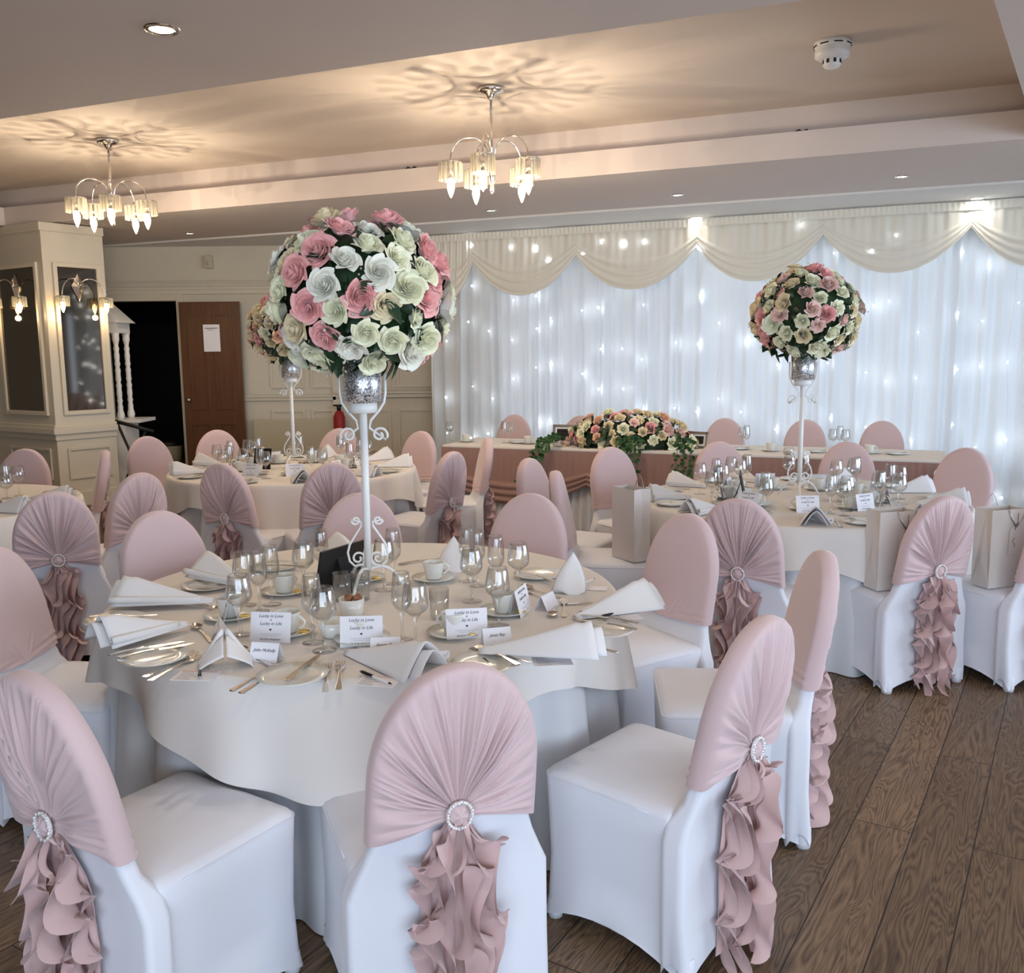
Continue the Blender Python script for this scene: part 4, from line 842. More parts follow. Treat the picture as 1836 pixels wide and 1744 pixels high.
# ---------------------------------------------------------------- tableware prototypes
TZ = .7482
def rim_lathe(name, prof, m_, par=None, n=32): return MB().lathe(prof, n).obj(name, m_, par, merge=True)
def stem_glass(kind):
    H_, rb, rbel, rr_, zb, zbel = {'goblet': (.192, .036, .040, .030, .088, .125), 'flute': (.212, .033, .031, .024, .085, .125)}[kind]
    o = [(0, 0), (rb, 0), (rb, .0015), (rb * .5, .004), (.006, .009), (.0042, .03), (.0042, zb - .012), (.008, zb - .004)]
    out = []; n = 10
    for i in range(n + 1):
        t_ = i / n; z = zb + (H_ - zb) * t_; tb = (zbel - zb) / (H_ - zb)
        r_ = rbel * sin(min(1, t_ / tb) * pi / 2) ** .75 if t_ < tb else rbel + (rr_ - rbel) * ((t_ - tb) / (1 - tb)) ** 1.5
        out.append((max(.008, r_), z))
    inn = [(max(.0, r_ - .0010), z + (.0003 if i == n else .0015)) for i, (r_, z) in enumerate(out)][::-1]
    inn[-1] = (0, zb + .004)
    return rim_lathe('glass', o + out + inn, 'glass')
gob = tag(stem_glass('goblet'), None, 'wine glass'); gob.name = 'wine_glass'; flu = tag(stem_glass('flute'), None, 'wine glass'); flu.name = 'champagne_flute'
tum = tag(rim_lathe('tumbler', [(0, 0), (.03, 0), (.034, .10), (.0328, .10), (.0288, .006), (0, .006)], 'glass'), None, 'glass')
sau = tag(rim_lathe('saucer', [(0, 0), (.045, 0), (.05, .004), (.084, .014), (.086, .016), (.05, .008), (.03, .006), (0, .006)], 'china'), None, 'saucer')
pla = tag(rim_lathe('side_plate', [(0, 0), (.055, 0), (.062, .004), (.094, .013), (.096, .0155), (.066, .009), (.055, .006), (0, .005)], 'china', n=48), None, 'plate')
cup = empty('coffee_cup', cat='cup'); rim_lathe('cup_body', [(0, 0), (.026, 0), (.031, .006), (.041, .06), (.0425, .066), (.040, .066), (.0385, .058), (.028, .008), (0, .007)], 'china', cup)
MB().tube([(.036 + .026 * sin(pi * q) + .002, 0, .058 - .045 * q) for q in [i / 12 for i in range(13)]], .0042, 8).obj('handle', 'china', cup)
bow = tag(rim_lathe('small_bowl', [(0, 0), (.03, 0), (.036, .006), (.05, .05), (.048, .05), (.034, .009), (0, .008)], 'china'), None, 'bowl')
sug = empty('sugar_bowl', cat='sugar bowl'); rim_lathe('bowl', [(0, 0), (.032, 0), (.038, .01), (.043, .06), (.041, .06), (.036, .045), (0, .044)], 'china', sug)
mb = MB(); rn = random.Random(2)
for _ in range(14): a_ = rn.uniform(0, 6.28); r_ = rn.uniform(0, .028); mt = Matrix.Translation((r_ * cos(a_), r_ * sin(a_), .055 + rn.uniform(0, .01))) @ Matrix.Rotation(a_, 4, 'X') @ Matrix.Rotation(a_ * 2, 4, 'Z'); mb.box((-.007, -.007, -.006), (.007, .007, .006), mt)
tag(mb.obj('sugar_lumps', 'sugar', sug, smooth=False), kind='stuff')
def ribbon(pts, th=.0016):   # pts: (y, halfwidth, z)
    mb = MB(); n = len(pts)
    v = [(s_ * w_, y, z + dz) for y, w_, z in pts for s_, dz in ((-1, 0), (1, 0), (1, th), (-1, th))]
    f = [(4 * i + k_, 4 * i + (k_ + 1) % 4, 4 * i + 4 + (k_ + 1) % 4, 4 * i + 4 + k_) for i in range(n - 1) for k_ in range(4)] + [(0, 1, 2, 3), (4 * n - 4, 4 * n - 1, 4 * n - 2, 4 * n - 3)]
    return mb.add(v, f)
HAN = [(-.105, .006, .001), (-.10, .0098, .001), (-.07, .0075, .002), (-.03, .004, .004), (0, .0032, .005)]
kni = empty('table_knife', cat='knife'); bev(ribbon(HAN[:-1] + [(-.005, .006, .004)], .004).obj('handle', 'steel', kni, smooth=False), .001); ribbon([(-.005, .006, .005), (.01, .0085, .003), (.07, .009, .001), (.10, .007, .001), (.112, .001, .001)], .0012).obj('blade', 'steel', kni, smooth=False)
frk = empty('table_fork', cat='fork'); bev(ribbon(HAN + [(.03, .0035, .006), (.045, .010, .005), (.06, .0125, .003), (.068, .0125, .003)], .0018).obj('handle', 'steel', frk, smooth=False), .0006)
mb = MB()
for k_ in range(4):
    x_ = -.0108 + .0072 * k_; v = ribbon([(.066, .0022, .003), (.085, .0018, .0025), (.102, .0015, .005), (.106, .0006, .006)], .0016); v.v = [(a + x_, b_, c_) for a, b_, c_ in v.v]; mb.add(v.v, v.f)
mb.obj('tines', 'steel', frk, smooth=False)
spo = empty('dessert_spoon', cat='spoon'); bev(ribbon(HAN + [(.035, .0035, .005), (.05, .007, .004)], .0018).obj('handle', 'steel', spo, smooth=False), .0006)
MB().grid(lambda u, v: (.0195 * v * cos(2 * pi * u) * (1 - .12 * sin(2 * pi * u)), .075 + .03 * v * sin(2 * pi * u), .002 + .008 * v ** 2), 24, 6, cu=True).obj('spoon_bowl', 'steel', spo)
def napkin(v_):
    mb = MB(); L = .25
    def f1(u, v):   # tip at u=0, open end at u=1; v across
        w_ = .012 + .068 * u; vv = (v - .5) * 2; ridge = (1 - abs(vv) ** 1.3) * (.010 + .072 * u ** 1.2) * (1 - .10 * (u > .92))
        return (vv * w_ + .012 * u, L * u, ridge + .002)
    def f2(u, v):
        w_ = .008 + .050 * u; vv = (v - .5) * 2; return (vv * w_ + .02 * u - .004, .01 + (L + .012) * u, (1 - abs(vv) ** 1.5) * (.004 + .052 * u) + .004)
    def f3(u, v):   # rolled lip down one side
        a_ = 2 * pi * u * .9; return (-.060 * v - .006 + .008 * cos(a_), .03 + (L - .03) * v, .010 + .009 * sin(a_) + .012 * v)
    if v_ == 0: mb.grid(f1, 14, 16); mb.grid(f2, 14, 14); mb.grid(f3, 8, 12)
    elif v_ == 1:   # two lobed bow, standing
        for s_ in (-1, 1):
            mb.grid(lambda u, v: (s_ * (.008 + .045 * v + .022 * cos(2 * pi * u) * (.35 + .65 * v)), -.05 + .03 * v + .02 * sin(2 * pi * u) * (.4 + .6 * v) + .02 * v, .078 - .068 * v + .012 * sin(2 * pi * u) * (1 - v)), 18, 10, cu=True)
            mb.grid(lambda u, v: (s_ * (.004 + .07 * u), -.02 + .08 * v, (1 - u) ** .7 * .075 * (1 - .5 * v) + .003), 10, 8)
    else:           # propped folded cone leaning up
        for dy, k2 in ((-.030, 1), (.012, -.6)):
            mb.grid(lambda u, v, dy=dy, k2=k2: ((2 * u - 1) * .055 * (1 - v ** 1.7) + .012 * v, dy * (1 - v) - .02 * k2 * (1 - (2 * u - 1) ** 2) * (1 - .8 * v) + .045 * v, .003 + .115 * v + .008 * sin(u * 7) * (1 - v)), 12, 12)
        mb.grid(lambda u, v: ((u - .5) * .10, -.03 + .10 * v, .003 + .014 * sin(v * 3)), 6, 6)
    o = solid(mb.obj('folded_napkin', 'napkin'), .0022); return tag(o, None, 'napkin')
nap = [Proto(napkin(k_)) for k_ in range(3)]
def rot3(x): return (radians(90), 0, 0)
card = empty('favour_card', cat='card')
tl_ = radians(-14); cm = Matrix.Rotation(tl_, 4, 'X')
MB().box((-.063, -.0005, 0), (.063, .0005, .092), cm).obj('card_sheet', 'card', card, smooth=False)
MB().box((-.05, .001, 0), (.05, .0018, .085), Matrix.Translation((0, .046, 0)) @ Matrix.Rotation(radians(12), 4, 'X')).obj('card_back', 'card', card, smooth=False)
def ctext(s_, z, sz, sh=.25, par=None, y=-.0008, x=0, t_=tl_, nm='lettering', m_='ink'):
    o = text(s_, sz, m_, par, nm, sh); o.data.transform(cm @ Matrix.Translation((x, y, z)) @ Matrix.Rotation(pi / 2, 4, 'X')) if t_ is tl_ else o.data.transform(t_ @ Matrix.Translation((x, y, z)) @ Matrix.Rotation(pi / 2, 4, 'X')); return o
ctext('Lucky in Love', .080, .0135, par=card); ctext('&', .068, .008, par=card); ctext('Lucky in Life', .057, .0135, par=card); ctext('Mr & Mrs Bridgeman', .010, .0075, par=card)
mb = MB(); hp = [(0, -.006), (.003, -.002), (.0055, .001), (.0045, .004), (.002, .0045), (0, .002), (-.002, .0045), (-.0045, .004), (-.0055, .001), (-.003, -.002)]
mb.add([cm @ Vector((x * .7, -.0009, .039 + z * .7)) for x, z in hp] , [tuple(range(10))]); mb.box((-.034, -.001, .0260), (.034, -.0006, .0264), cm); mb.box((-.024, -.001, .0205), (.024, -.0006, .0209), cm); mb.obj('heart_and_rule', 'ink', card, smooth=False)
def placecard(name):
    e_ = empty('place_card', cat='place card'); a_ = radians(26)
    M1 = Matrix.Translation((0, -.026, 0)) @ Matrix.Rotation(-a_, 4, 'X'); M2 = Matrix.Translation((0, .026, 0)) @ Matrix.Rotation(a_, 4, 'X')
    MB().box((-.043, -.0004, 0), (.043, .0004, .056), M1).box((-.043, -.0004, 0), (.043, .0004, .056), M2).obj('folded_card', 'card', e_, smooth=False)
    if name: ctext(name, .034, .0125, .45, e_, t_=M1, y=-.0007, nm='handwriting')
    return e_
pen = empty('ballpoint_pen', cat='pen'); MB().tube([(0, -.07, .0045), (0, .06, .0045)], .0036, 8).obj('barrel', 'plastic', pen); MB().lathe([(0, -.001), (.0042, 0), (.0048, .045), (.002, .058), (0, .06)], 10, mtx=Matrix.Translation((0, -.012, .0052)) @ Matrix.Rotation(pi / 2, 4, 'X')).obj('cap', 'black', pen); MB().tube([(0, .058, .0045), (0, .072, .0045)], lambda q: .0036 * (1 - .7 * q), 8).obj('tip', 'black', pen)
sheet = empty('printed_sheet', cat='sheet'); MB().box((-.055, -.038, 0), (.055, .038, .0012)).obj('paper', 'card', sheet, smooth=False)
mb = MB(); rn = random.Random(4)
for k_ in range(5): mb.box((-.045, -.03 + k_ * .012, .0013), (-.045 + rn.uniform(.03, .08), -.0285 + k_ * .012, .0015))
mb.obj('print_lines', 'ink', sheet, smooth=False); MB().box((-.05, .028, .0013), (.05, .034, .0015)).obj('pink_border', 'pinkpaper', sheet, smooth=False)
coin = tag(MB().lathe([(0, 0), (.018, 0), (.019, .003), (.018, .006), (0, .007)], 20).obj('foil_chocolate', 'gold'), None, 'chocolate')
P_ = {k_: Proto(o) for k_, o in dict(gob=gob, flu=flu, tum=tum, sau=sau, pla=pla, cup=cup, bow=bow, sug=sug, kni=kni, frk=frk, spo=spo, card=card, pen=pen, sheet=sheet, coin=coin).items()}
pc_blank = Proto(placecard(None))
def W(px, py, z=TZ): return at(px, py, z)
def dirz(a, b): return atan2(b.y - a.y, b.x - a.x) - pi / 2

# ---------------------------------------------------------------- nearest table, piece by piece
NT_ = 'on the nearest round table'
for px, py, t_ in ((432, 1138, 'front left wine glass, before the white cup and left of the leftmost upright card'), (582, 1166, 'frontmost wine glass in the centre, between the two upright cards'), (746, 1157, 'wine glass left of the short tumbler, behind the right napkin'), (893, 1122, 'large looking wine glass between the two right-hand cups'), (846, 1078, 'wine glass in the middle of the right-hand glass cluster'), (930, 1066, 'rightmost wine glass of the nearest table'), (546, 1064, 'wine glass right behind the black stand-up board'), (690, 1058, 'wine glass just right of the white flower stand scrolls'), (441, 1085, 'wine glass half hidden behind the left flute')):
    P_['gob'].put(W(px, py), 0, t_)
for px, py, t_ in ((466, 1096, 'champagne flute in the left cluster, nearest the viewer'), (488, 1084, 'tall champagne flute in the left cluster, beside the coffee cup'), (562, 1152, 'champagne flute touching the frontmost wine glass'), (577, 1048, 'champagne flute behind the top of the black board'), (706, 1046, 'champagne flute right behind the flower stand scroll'), (722, 1147, 'champagne flute left of the wine glass by the right napkin'), (838, 1042, 'tall champagne flute at the back of the right cluster'), (856, 1050, 'champagne flute in the right cluster between two others'), (890, 1062, 'champagne flute left of the rightmost wine glass')):
    P_['flu'].put(W(px, py), 0, t_)
for px, py, t_ in ((788, 1108, 'short straight tumbler left of the right-hand upright card'), (614, 1076, 'straight tumbler left behind the sugar bowl'), (648, 1074, 'straight tumbler right behind the sugar bowl')): P_['tum'].put(W(px, py), 0, t_)
for k_, (px, py, rz, t_) in enumerate(((516, 1136, -20, 'by the leftmost upright card'), (412, 1108, 100, 'at the far left of the glasses'), (510, 1064, 60, 'behind the left glass cluster'), (650, 1150, 5, 'behind the middle upright card'), (650, 1040, 140, 'behind the white flower stand'), (778, 1040, 30, 'in front of the smooth pink chair at the back'), (903, 1100, 80, 'at the right of the big wine glass'), (815, 1138, 150, 'behind the right-hand upright card'))):
    s_ = P_['sau'].put(W(px, py), 0, 'white saucer ' + t_)
    q = W(px, py); P_['cup'].put((q.x, q.y, TZ + .0065), radians(rz), 'white coffee cup ' + t_)
    if k_ != 5: P_['coin'].put((q.x + .058, q.y - .022, TZ + .010), 0, 'gold foil chocolate on the saucer ' + t_, tilt=(0, .12))
P_['sug'].put(W(631, 1103), 0, 'white sugar bowl heaped with brown lumps behind the middle upright card')
P_['bow'].put(W(598, 1140), 0, 'small pale bowl right of the first coffee cup')
for px, py, t_ in ((525, 1217, 'front white plate with a knife lying on it'), (277, 1184, 'white plate at the left below the napkins'), (868, 1196, 'white plate behind the front centre chair'), (1082, 1134, 'white plate near the right edge of the nearest table'), (207, 1117, 'white plate at the far left rim behind a napkin'), (372, 1054, 'white plate before the smooth pink chair at back left'), (492, 1020, 'white plate at the back left rim'), (965, 1034, 'white plate at the back right rim')):
    P_['pla'].put(W(px, py), 0, t_)
def lay(kind, a, b, t_, z=TZ + .0006, tilt=None):
    A_, B_ = W(*a), W(*b); c_ = (A_ + B_) / 2; P_[kind].put((c_.x, c_.y, z), dirz(A_, B_), t_, tilt=tilt)
for kd, a, b, t_, z in (('frk', (583, 1243), (587, 1192), 'left one of the two upright-lying forks right of the front plate', 0), ('frk', (607, 1241), (611, 1187), 'right one of the two forks beside the front plate', 0), ('kni', (416, 1240), (505, 1196), 'outer knife left of the front plate', 0), ('kni', (434, 1243), (518, 1200), 'inner knife half under the front plate rim', 0), ('kni', (514, 1229), (572, 1183), 'knife lying across the front plate', .012),
                       ('frk', (257, 1216), (352, 1172), 'fork lying right below the left plate', 0), ('frk', (268, 1222), (358, 1178), 'second fork below the left plate, lower one', 0), ('kni', (192, 1185), (330, 1160), 'long knife lying across the left plate', .015), ('kni', (212, 1190), (345, 1164), 'second knife across the left plate, nearer one', .0155), ('spo', (382, 1153), (346, 1122), 'spoon with its bowl up beside the left napkin', 0), ('spo', (503, 1187), (418, 1163), 'spoon before the leftmost name card', 0), ('kni', (478, 1192), (440, 1176), 'knife tip showing beside the bow-folded napkin', 0), ('kni', (178, 1115), (262, 1112), 'knife across the far left plate', .015),
                       ('kni', (935, 1206), (850, 1166), 'knife across the plate behind the front centre chair', .015), ('frk', (948, 1196), (858, 1170), 'fork beside the right front napkin tip', .014), ('spo', (905, 1214), (838, 1160), 'spoon handle beneath the plate behind the front centre chair', 0), ('kni', (1142, 1126), (1040, 1110), 'upper knife across the right plate', .015), ('kni', (1128, 1136), (1046, 1122), 'lower knife across the right plate', .0155), ('spo', (1085, 1166), (1022, 1152), 'spoon at the right end of the right front napkin', 0), ('frk', (1012, 1112), (1011, 1072), 'lone fork pointing up beside the small tilted name card', 0), ('spo', (1000, 1080), (990, 1108), 'dark spoon left of the lone fork', 0), ('kni', (1060, 1083), (1014, 1084), 'knife right of the lone fork', 0),
                       ('kni', (450, 1066), (345, 1056), 'knife across the plate at back left', .015), ('spo', (350, 1078), (388, 1096), 'spoon at the tip of the upper left napkin', 0), ('kni', (985, 1048), (940, 1034), 'knife at the back right plate', .015), ('spo', (990, 1068), (948, 1056), 'spoon beneath the back right plate', 0), ('frk', (985, 1078), (944, 1062), 'fork beside the back right wine glass', 0), ('kni', (545, 1024), (460, 1020), 'knife across the plate at the back left rim', .015), ('kni', (735, 1010), (775, 1004), 'knife behind the back coffee cup', 0)):
    lay(kd, a, b, t_, TZ + .0006 + z)
def wedge(k_, a, b, t_, zs=1, z=TZ):
    A_, B_ = W(*a), W(*b); o = nap[k_].put((A_.x, A_.y, z), dirz(A_, B_), t_); L = (B_ - A_).length; s_ = L / .25; o.scale = (min(1.35, max(.9, s_)), s_, zs); return o
wedge(0, (384, 1088), (222, 1085), 'upper of the two long white folded napkins at left, near the smooth pink chair', 1.15, TZ + .016)
wedge(0, (338, 1130), (185, 1165), 'lower of the two long white folded napkins at left', 1.15, TZ + .016)
wedge(0, (622, 1172), (772, 1205), 'white folded napkin in front of the middle name card, pen beneath it', 1.2)
wedge(0, (858, 1180), (1058, 1170), 'white folded napkin at right front with a pen lying along it', 1.1, TZ + .016)
wedge(0, (1030, 1112), (1148, 1082), 'white folded napkin at the right rim with a pen before it', 1.2, TZ + .003)
wedge(1, (405, 1190), (405, 1215), 'white napkin folded like a bow, left of the front plate', 1).scale = (1, 1, 1)
o = wedge(2, (1020, 1060), (1030, 1030), 'white napkin folded into a cone at the back right', 1); o.scale = (1.1, 1, 1.15)
wedge(0, (440, 1060), (368, 1036), 'white folded napkin at the back left, before the ringed chair tail', 1.2, TZ + .016)
o = wedge(2, (808, 1022), (812, 1000), 'peach-lit cone napkin at the back behind the tall flutes', 1); o.scale = (1.1, 1, 1.1)
o = wedge(0, (655, 1010), (600, 990), 'white folded napkin behind the black board', 1.2)
for px, py, rz, t_ in ((484, 1152, -6, 'leftmost upright card with thin black script and a heart, against a cup'), (648, 1160, 3, 'middle upright card with thin black script and a heart'), (838, 1145, 8, 'right-hand upright card with thin black script and a heart')):
    P_['card'].put(W(px, py), radians(rz), t_)
q = W(944, 1100); P_['card'].put((q.x, q.y, TZ), radians(72), 'narrow looking upright card turned sideways at the right cup'); q = W(398, 1112); P_['card'].put((q.x, q.y, TZ), radians(-68), 'upright card turned sideways at the far left cup')
for px, py, rz, nm, t_ in ((478, 1182, -12, 'John McKelly', 'leftmost white tent name card with black handwriting'), (692, 1172, 2, 'Steven Ray', 'middle tent name card, mostly behind the napkin'), (890, 1154, 14, 'Janet Ray', 'tent name card right of the right-hand upright card')):
    e_ = placecard(nm); q = W(px, py); e_.location = q; e_.rotation_euler.z = radians(rz); tag(e_, t_)
pc_blank.put(W(394, 1140), radians(-75), 'tent name card seen from its end by the left spoon'); pc_blank.put(W(980, 1090), radians(60), 'small tilted name card left of the lone fork')
for a, b, z, t_ in (((640, 1206), (708, 1234), .004, 'black pen sticking out from under the middle napkin'), ((912, 1180), (1030, 1180), .006, 'black-gripped pen along the right front napkin'), ((1070, 1112), (1138, 1095), .004, 'black-gripped pen before the napkin at the right rim'), ((1030, 1056), (1068, 1040), .004, 'black-gripped pen by the cone napkin'), ((358, 1222), (360, 1190), .004, 'black pen end by the bow-folded napkin')): lay('pen', a, b, t_, TZ + z)
for px, py, rz, t_ in ((678, 1222, -15, 'printed sheet with pink border under the middle napkin'), (990, 1186, 5, 'printed sheet under the right front napkin'), (1118, 1106, 15, 'printed sheet under the pen at the right rim'), (1062, 1054, -10, 'printed sheet beside the cone napkin'), (350, 1212, -5, 'printed sheet at the bow-folded napkin')): q = W(px, py); P_['sheet'].put((q.x, q.y, TZ + .0008), radians(rz), t_)
def board(a, b, t_, h=.17, mt_='black'):
    A_ = Vector((a[0], a[1], 0)); B_ = Vector((b[0], b[1], 0)); w_ = (B_ - A_).length; e_ = empty('table_number_board', ((a[0] + b[0]) / 2, (a[1] + b[1]) / 2, TZ), atan2(B_.y - A_.y, B_.x - A_.x), t_, 'table number board')
    mt = Matrix.Rotation(radians(-12), 4, 'X'); bev(MB().box((-w_ / 2, -.004, 0), (w_ / 2, .004, h), mt).obj('board_panel', mt_, e_, smooth=False), .001)
    MB().box((-.03, -.0015, 0), (.03, .0015, h * .78), Matrix.Translation((0, .075, 0)) @ Matrix.Rotation(radians(19), 4, 'X')).obj('easel_leg', mt_, e_, smooth=False); return e_
board((-.59, 3.42), (-.71, 3.20), 'black stand-up board seen from behind, left of the white flower stand', .175)
board((1.30, 5.05), (1.36, 5.28), 'black stand-up board seen edge-on on the right-hand table', .18)
b_ = board((-1.98, 7.0), (-1.84, 6.95), 'small dark framed board left of the flower stand on the centre-left table', .16)

# ---------------------------------------------------------------- the other tables
def setting(c_, R_, ang, tn, rn, full=True, where=''):
    g = lambda k_: k_ + ' on the ' + tn
    def pos(r_, off, z=TZ):
        u_ = Vector((cos(ang), sin(ang), 0)); v_ = Vector((-sin(ang), cos(ang), 0)); q = Vector((c_.x, c_.y, 0)) + u_ * r_ + v_ * off; return (q.x, q.y, z)
    fz = ang + pi / 2; j = lambda s_=.012: rn.uniform(-s_, s_)
    P_['pla'].put(pos(R_ - .13, .13 + j()), 0, 'white side plate at the ' + where + ' place ' + tn_w[tn], g('side plates'))
    P_['kni'].put(pos(R_ - .13, .13 + j(), TZ + .015), fz + .4 + j(.3), 'knife laid across the side plate at the ' + where + ' place ' + tn_w[tn], g('knives'))
    P_['frk'].put(pos(R_ - .13, .015 + j(.006)), fz + pi - pi / 1 + j(.1), 'steel fork at the ' + where + ' place ' + tn_w[tn], g('forks'))
    o = nap[0].put(pos(R_ - .30, -.10 + j(), TZ + .001), ang - pi / 2 + j(.25), 'white folded napkin at the ' + where + ' place ' + tn_w[tn], g('napkins')); o.scale = (1, 1, rn.uniform(1.1, 1.4))
    P_['gob'].put(pos(R_ - .36, .12 + j(.02)), 0, 'wine glass at the ' + where + ' place ' + tn_w[tn], g('wine glasses')); P_['flu'].put(pos(R_ - .42, .05 + j(.02)), 0, 'champagne flute at the ' + where + ' place ' + tn_w[tn], g('flutes'))
    if full:
        P_['sau'].put(pos(R_ - .53, -.06), 0, 'white saucer at the ' + where + ' place ' + tn_w[tn], g('saucers')); P_['cup'].put(pos(R_ - .53, -.06, TZ + .0065), rn.uniform(0, 6), 'white coffee cup at the ' + where + ' place ' + tn_w[tn], g('coffee cups'))
        o = P_['card'].put(pos(R_ - .435, -.055), ang + pi / 2 + j(.2), 'small upright script card at the ' + where + ' place ' + tn_w[tn], g('upright cards'))
        if rn.random() < .5: P_['gob'].put(pos(R_ - .50, .14 + j(.02)), 0, 'second, inner wine glass at the ' + where + ' place ' + tn_w[tn], g('wine glasses'))
WH = ['front', 'front right', 'right', 'far right', 'back right', 'back left', 'far left', 'left', 'front left']
tn_w = {'right-hand table': 'of the right-hand table', 'centre-left table': 'of the centre-left table', 'left-edge table': 'of the left-edge table'}
rn = random.Random(77)
for k_ in range(9): setting(T3, R2, radians(-95 + 40 * k_), 'right-hand table', rn, True, WH[k_])
for k_ in range(9): setting(T2, R2, radians(-110 + 40 * k_), 'centre-left table', rn, True, WH[k_])
for k_ in (0, 1, 2): setting(T4, R1, radians(-50 + 36 * k_), 'left-edge table', rn, k_ != 1, ('front', 'right', 'back')[k_])
for (x, y, t_, tn) in ((T3.x - .06, T3.y - .30, 'lemon', 'right-hand'), (T3.x + .22, T3.y - .12, 'sug', 'right-hand'), (T2.x + .1, T2.y - .2, 'sug', 'centre-left')):
    if t_ == 'sug': P_['sug'].put((x, y, TZ), 0, 'white sugar bowl near the middle of the %s table' % tn)
    else: tag(bev(MB().box((-.06, -.03, 0), (.06, .03, .02)).obj('yellow_packet', 'lemon', loc=(x, y, TZ), smooth=False), .004), 'small yellow packet in front of the right-hand flower stand', 'packet')

# ---------------------------------------------------------------- things on the head table
def HT_(px, t): d_ = FW + CR * ((px - 918) / F); k_ = t / N1.dot(d_); return Vector((d_.x * k_, d_.y * k_, .752))
def on(kind, px, t, lab, rz=0, z=0): q = HT_(px, t); return P_[kind].put((q.x, q.y, .7525 + z), rz, lab)
fr_ = TA
on('gob', 808, fr_ + .35, 'leftmost wine glass on the head table'); on('flu', 905, fr_ + .3, 'champagne flute before the leftmost head table chair'); on('gob', 915, fr_ + .36, 'wine glass before the leftmost head table chair')
on('flu', 1038, fr_ + .42, 'champagne flute beside the photo frame left of the flowers'); on('gob', 1048, fr_ + .48, 'wine glass beside the photo frame left of the flowers')
on('gob', 1328, fr_ + .42, 'wine glass on the head table right of the flowers'); on('flu', 1336, fr_ + .35, 'champagne flute on the head table right of the flowers')
on('gob', 1490, fr_ + .42, 'wine glass left of a pair near the right end of the head table'); on('gob', 1512, fr_ + .40, 'wine glass at the right of the pair near the head table end'); on('flu', 1502, fr_ + .5, 'champagne flute between the pair of wine glasses on the head table')
for px, t_, lab in ((838, .3, 'at the left end of the head table'), (948, .3, 'left of the photo frame on the head table'), (1380, .3, 'beside the small flower ball pole'), (1556, .35, 'before the rightmost head table chair')):
    on('sau', px, fr_ + t_, 'white saucer ' + lab); on('cup', px, fr_ + t_, 'white coffee cup ' + lab, 0, .0065)
for px, t_, lab in ((930, .22, 'left half of the head table'), (1325, .25, 'head table just right of the flowers'), (1462, .2, 'head table beneath its middle right chair'), (1605, .22, 'right end of the head table')):
    on('pla', px, fr_ + t_ + .12, 'white plate on the ' + lab); on('kni', px, fr_ + t_ + .12, 'knife across the plate on the ' + lab, -1.1, .015)
def photo_frame(q, rz, lab, w_=.20, h=.15):
    e_ = empty('photo_frame', q, rz, lab, 'photo frame'); mt = Matrix.Rotation(radians(-10), 4, 'X'); mb = MB()
    for a, b_ in (((-w_ / 2, -.008, 0), (-w_ / 2 + .025, .008, h)), ((w_ / 2 - .025, -.008, 0), (w_ / 2, .008, h)), ((-w_ / 2, -.008, h - .025), (w_ / 2, .008, h)), ((-w_ / 2, -.008, 0), (w_ / 2, .008, .025))): mb.box(a, b_, mt)
    bev(mb.obj('frame', 'silver', e_, smooth=False), .002); MB().box((-w_ / 2 + .02, -.003, .02), (w_ / 2 - .02, .004, h - .02), mt).obj('white_mount', 'card', e_, smooth=False)
    MB().box((-w_ / 2 + .04, -.004, .04), (w_ / 2 - .04, -.0028, h - .04), mt).obj('photograph', 'photo', e_, smooth=False); MB().box((-.02, 0, 0), (.02, .004, h * .7), Matrix.Translation((0, .06, 0)) @ Matrix.Rotation(radians(20), 4, 'X')).obj('strut', 'black', e_, smooth=False)
photo_frame(HT_(1012, fr_ + .3), -A1 + .1, 'silver photo frame with a dark picture left of the head table flowers', .23, .19); photo_frame(HT_(1248, fr_ + .35), -A1 - .3, 'silver photo frame at the right end of the head table flowers', .2, .15)
for px, t_, lab in ((973, .1, 'small squat glass jar on the front edge of the head table'), (1000, .12, 'second small glass jar on the head table, nearer the flowers'), (1412, .1, 'small glass jar on the head table edge beside the flower stand pole')):
    q = HT_(px, fr_ + t_); e_ = empty('glass_jar', q, 0, lab, 'jar'); rim_lathe('jar_body', [(0, 0), (.04, 0), (.046, .01), (.046, .045), (.036, .058), (.034, .058), (.043, .044), (.043, .012), (0, .008)], 'glass', e_); MB().lathe([(0, .0082), (.041, .012), (.041, .03), (0, .03)], 20).obj('candle_wax', 'gyp', e_)

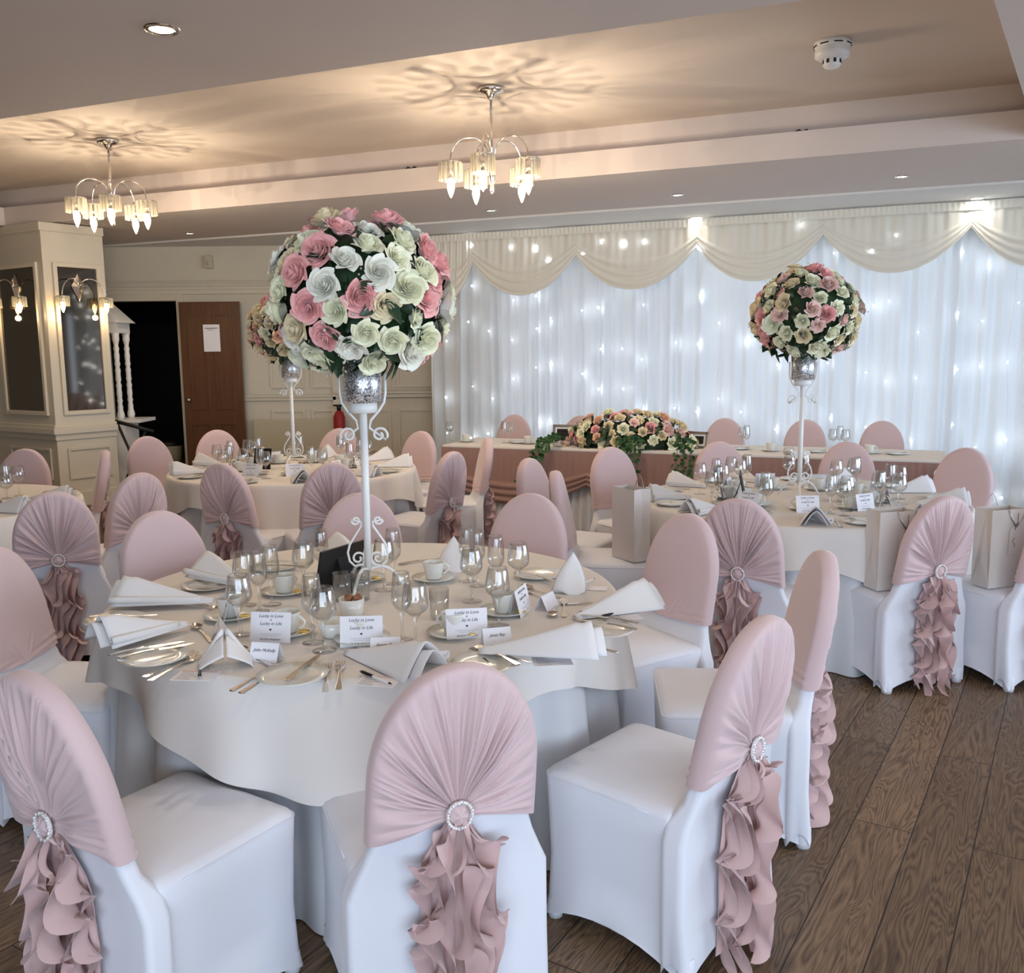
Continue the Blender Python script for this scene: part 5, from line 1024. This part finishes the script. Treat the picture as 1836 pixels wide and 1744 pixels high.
# ---------------------------------------------------------------- gift bags on chairs
def gift_bag(x, y, z, rz, lab, h=.34, w_=.20, d_=.11, tagged=True):
    e_ = empty('gift_bag', (x, y, z), rz, lab, 'gift bag'); mb = MB()
    v = [(-w_ / 2, -d_ / 2, 0), (w_ / 2, -d_ / 2, 0), (w_ / 2, d_ / 2, 0), (-w_ / 2, d_ / 2, 0), (-w_ / 2, -d_ / 2, h), (w_ / 2, -d_ / 2, h), (w_ / 2, d_ / 2, h), (-w_ / 2, d_ / 2, h), (-w_ / 2 + .018, 0, h), (w_ / 2 - .018, 0, h), (-w_ / 2, 0, h * .35), (w_ / 2, 0, h * .35)]
    mb.add(v, [(0, 3, 2, 1), (0, 1, 5, 4), (2, 3, 7, 6), (0, 10, 3), (0, 4, 8, 10), (3, 10, 8, 7), (1, 2, 11), (1, 11, 9, 5), (2, 6, 9, 11)]); solid(mb.obj('bag_body', 'bag', e_, smooth=False), .0015)
    for sy in (-1, 1):
        pts = [(-.045 + .09 * q, sy * (d_ / 2 + .003), h - .03 + .09 * sin(pi * q)) for q in [i / 12 for i in range(13)]]
        if sy > 0: MB().tube(pts, .0022, 6).obj('cord_handle', 'silver', e_)
    if tagged:
        mt = Matrix.Translation((.03, -d_ / 2 - .006, h - .22)); t_ = empty('gift_tag_part'); bpy.data.objects.remove(t_)
        tg = MB(); tg.add([mt @ Vector(p) for p in ((-.03, 0, 0), (.03, 0, 0), (.03, 0, .115), (.015, 0, .135), (-.015, 0, .135), (-.03, 0, .115), (-.03, .001, 0), (.03, .001, 0), (.03, .001, .115), (.015, .001, .135), (-.015, .001, .135), (-.03, .001, .115))], [(0, 1, 2, 3, 4, 5), (6, 11, 10, 9, 8, 7)] + [(i, (i + 1) % 6, 6 + (i + 1) % 6, 6 + i) for i in range(6)])
        to = tg.obj('gift_tag', 'bag', e_, smooth=False); MB().tube([mt @ Vector((0, -.001, .12)), mt @ Vector((.012, -.004, .16)), mt @ Vector((.02, .004, .20))], .0012, 5).obj('string', 'ink', to)
        sq = MB().tube([mt @ Vector((-.002 + .008 * sin(k_ * .9), -.0012, .035 + .006 * k_)) for k_ in range(9)], .0009, 4).obj('handwriting', 'ink', to)
        for s_ in (-1, 1): MB().tube([(.035, -d_ / 2 - .008, h - .085), (.035 + s_ * .03, -d_ / 2 - .014, h - .05), (.035 + s_ * .05, -d_ / 2 - .01, h - .0)], .004, 6).obj('ribbon_end', 'silver', e_)
gift_bag(.66, 5.04, .466, radians(-60), 'white gift bag side-on on a seat left of the right-hand round table', .40, tagged=False)
def seat_pt(px, Z, fdeg, lx, fy): f = radians(fdeg); t_ = at_z(px, Z); return (t_.x + (.317 + fy) * cos(f) - lx * sin(f), t_.y + (.317 + fy) * sin(f) + lx * cos(f))
q = seat_pt(1700, 4.16, 110, .09, -.08); gift_bag(q[0], q[1], .466, radians(12), 'pale gift bag with tag on the seat left of the rightmost pleated back', .38)
q = seat_pt(1918, 4.2, 118, .10, -.06); gift_bag(q[0], q[1], .466, radians(16), 'pale gift bag with tag and ribbon near the right edge of the photo', .38)
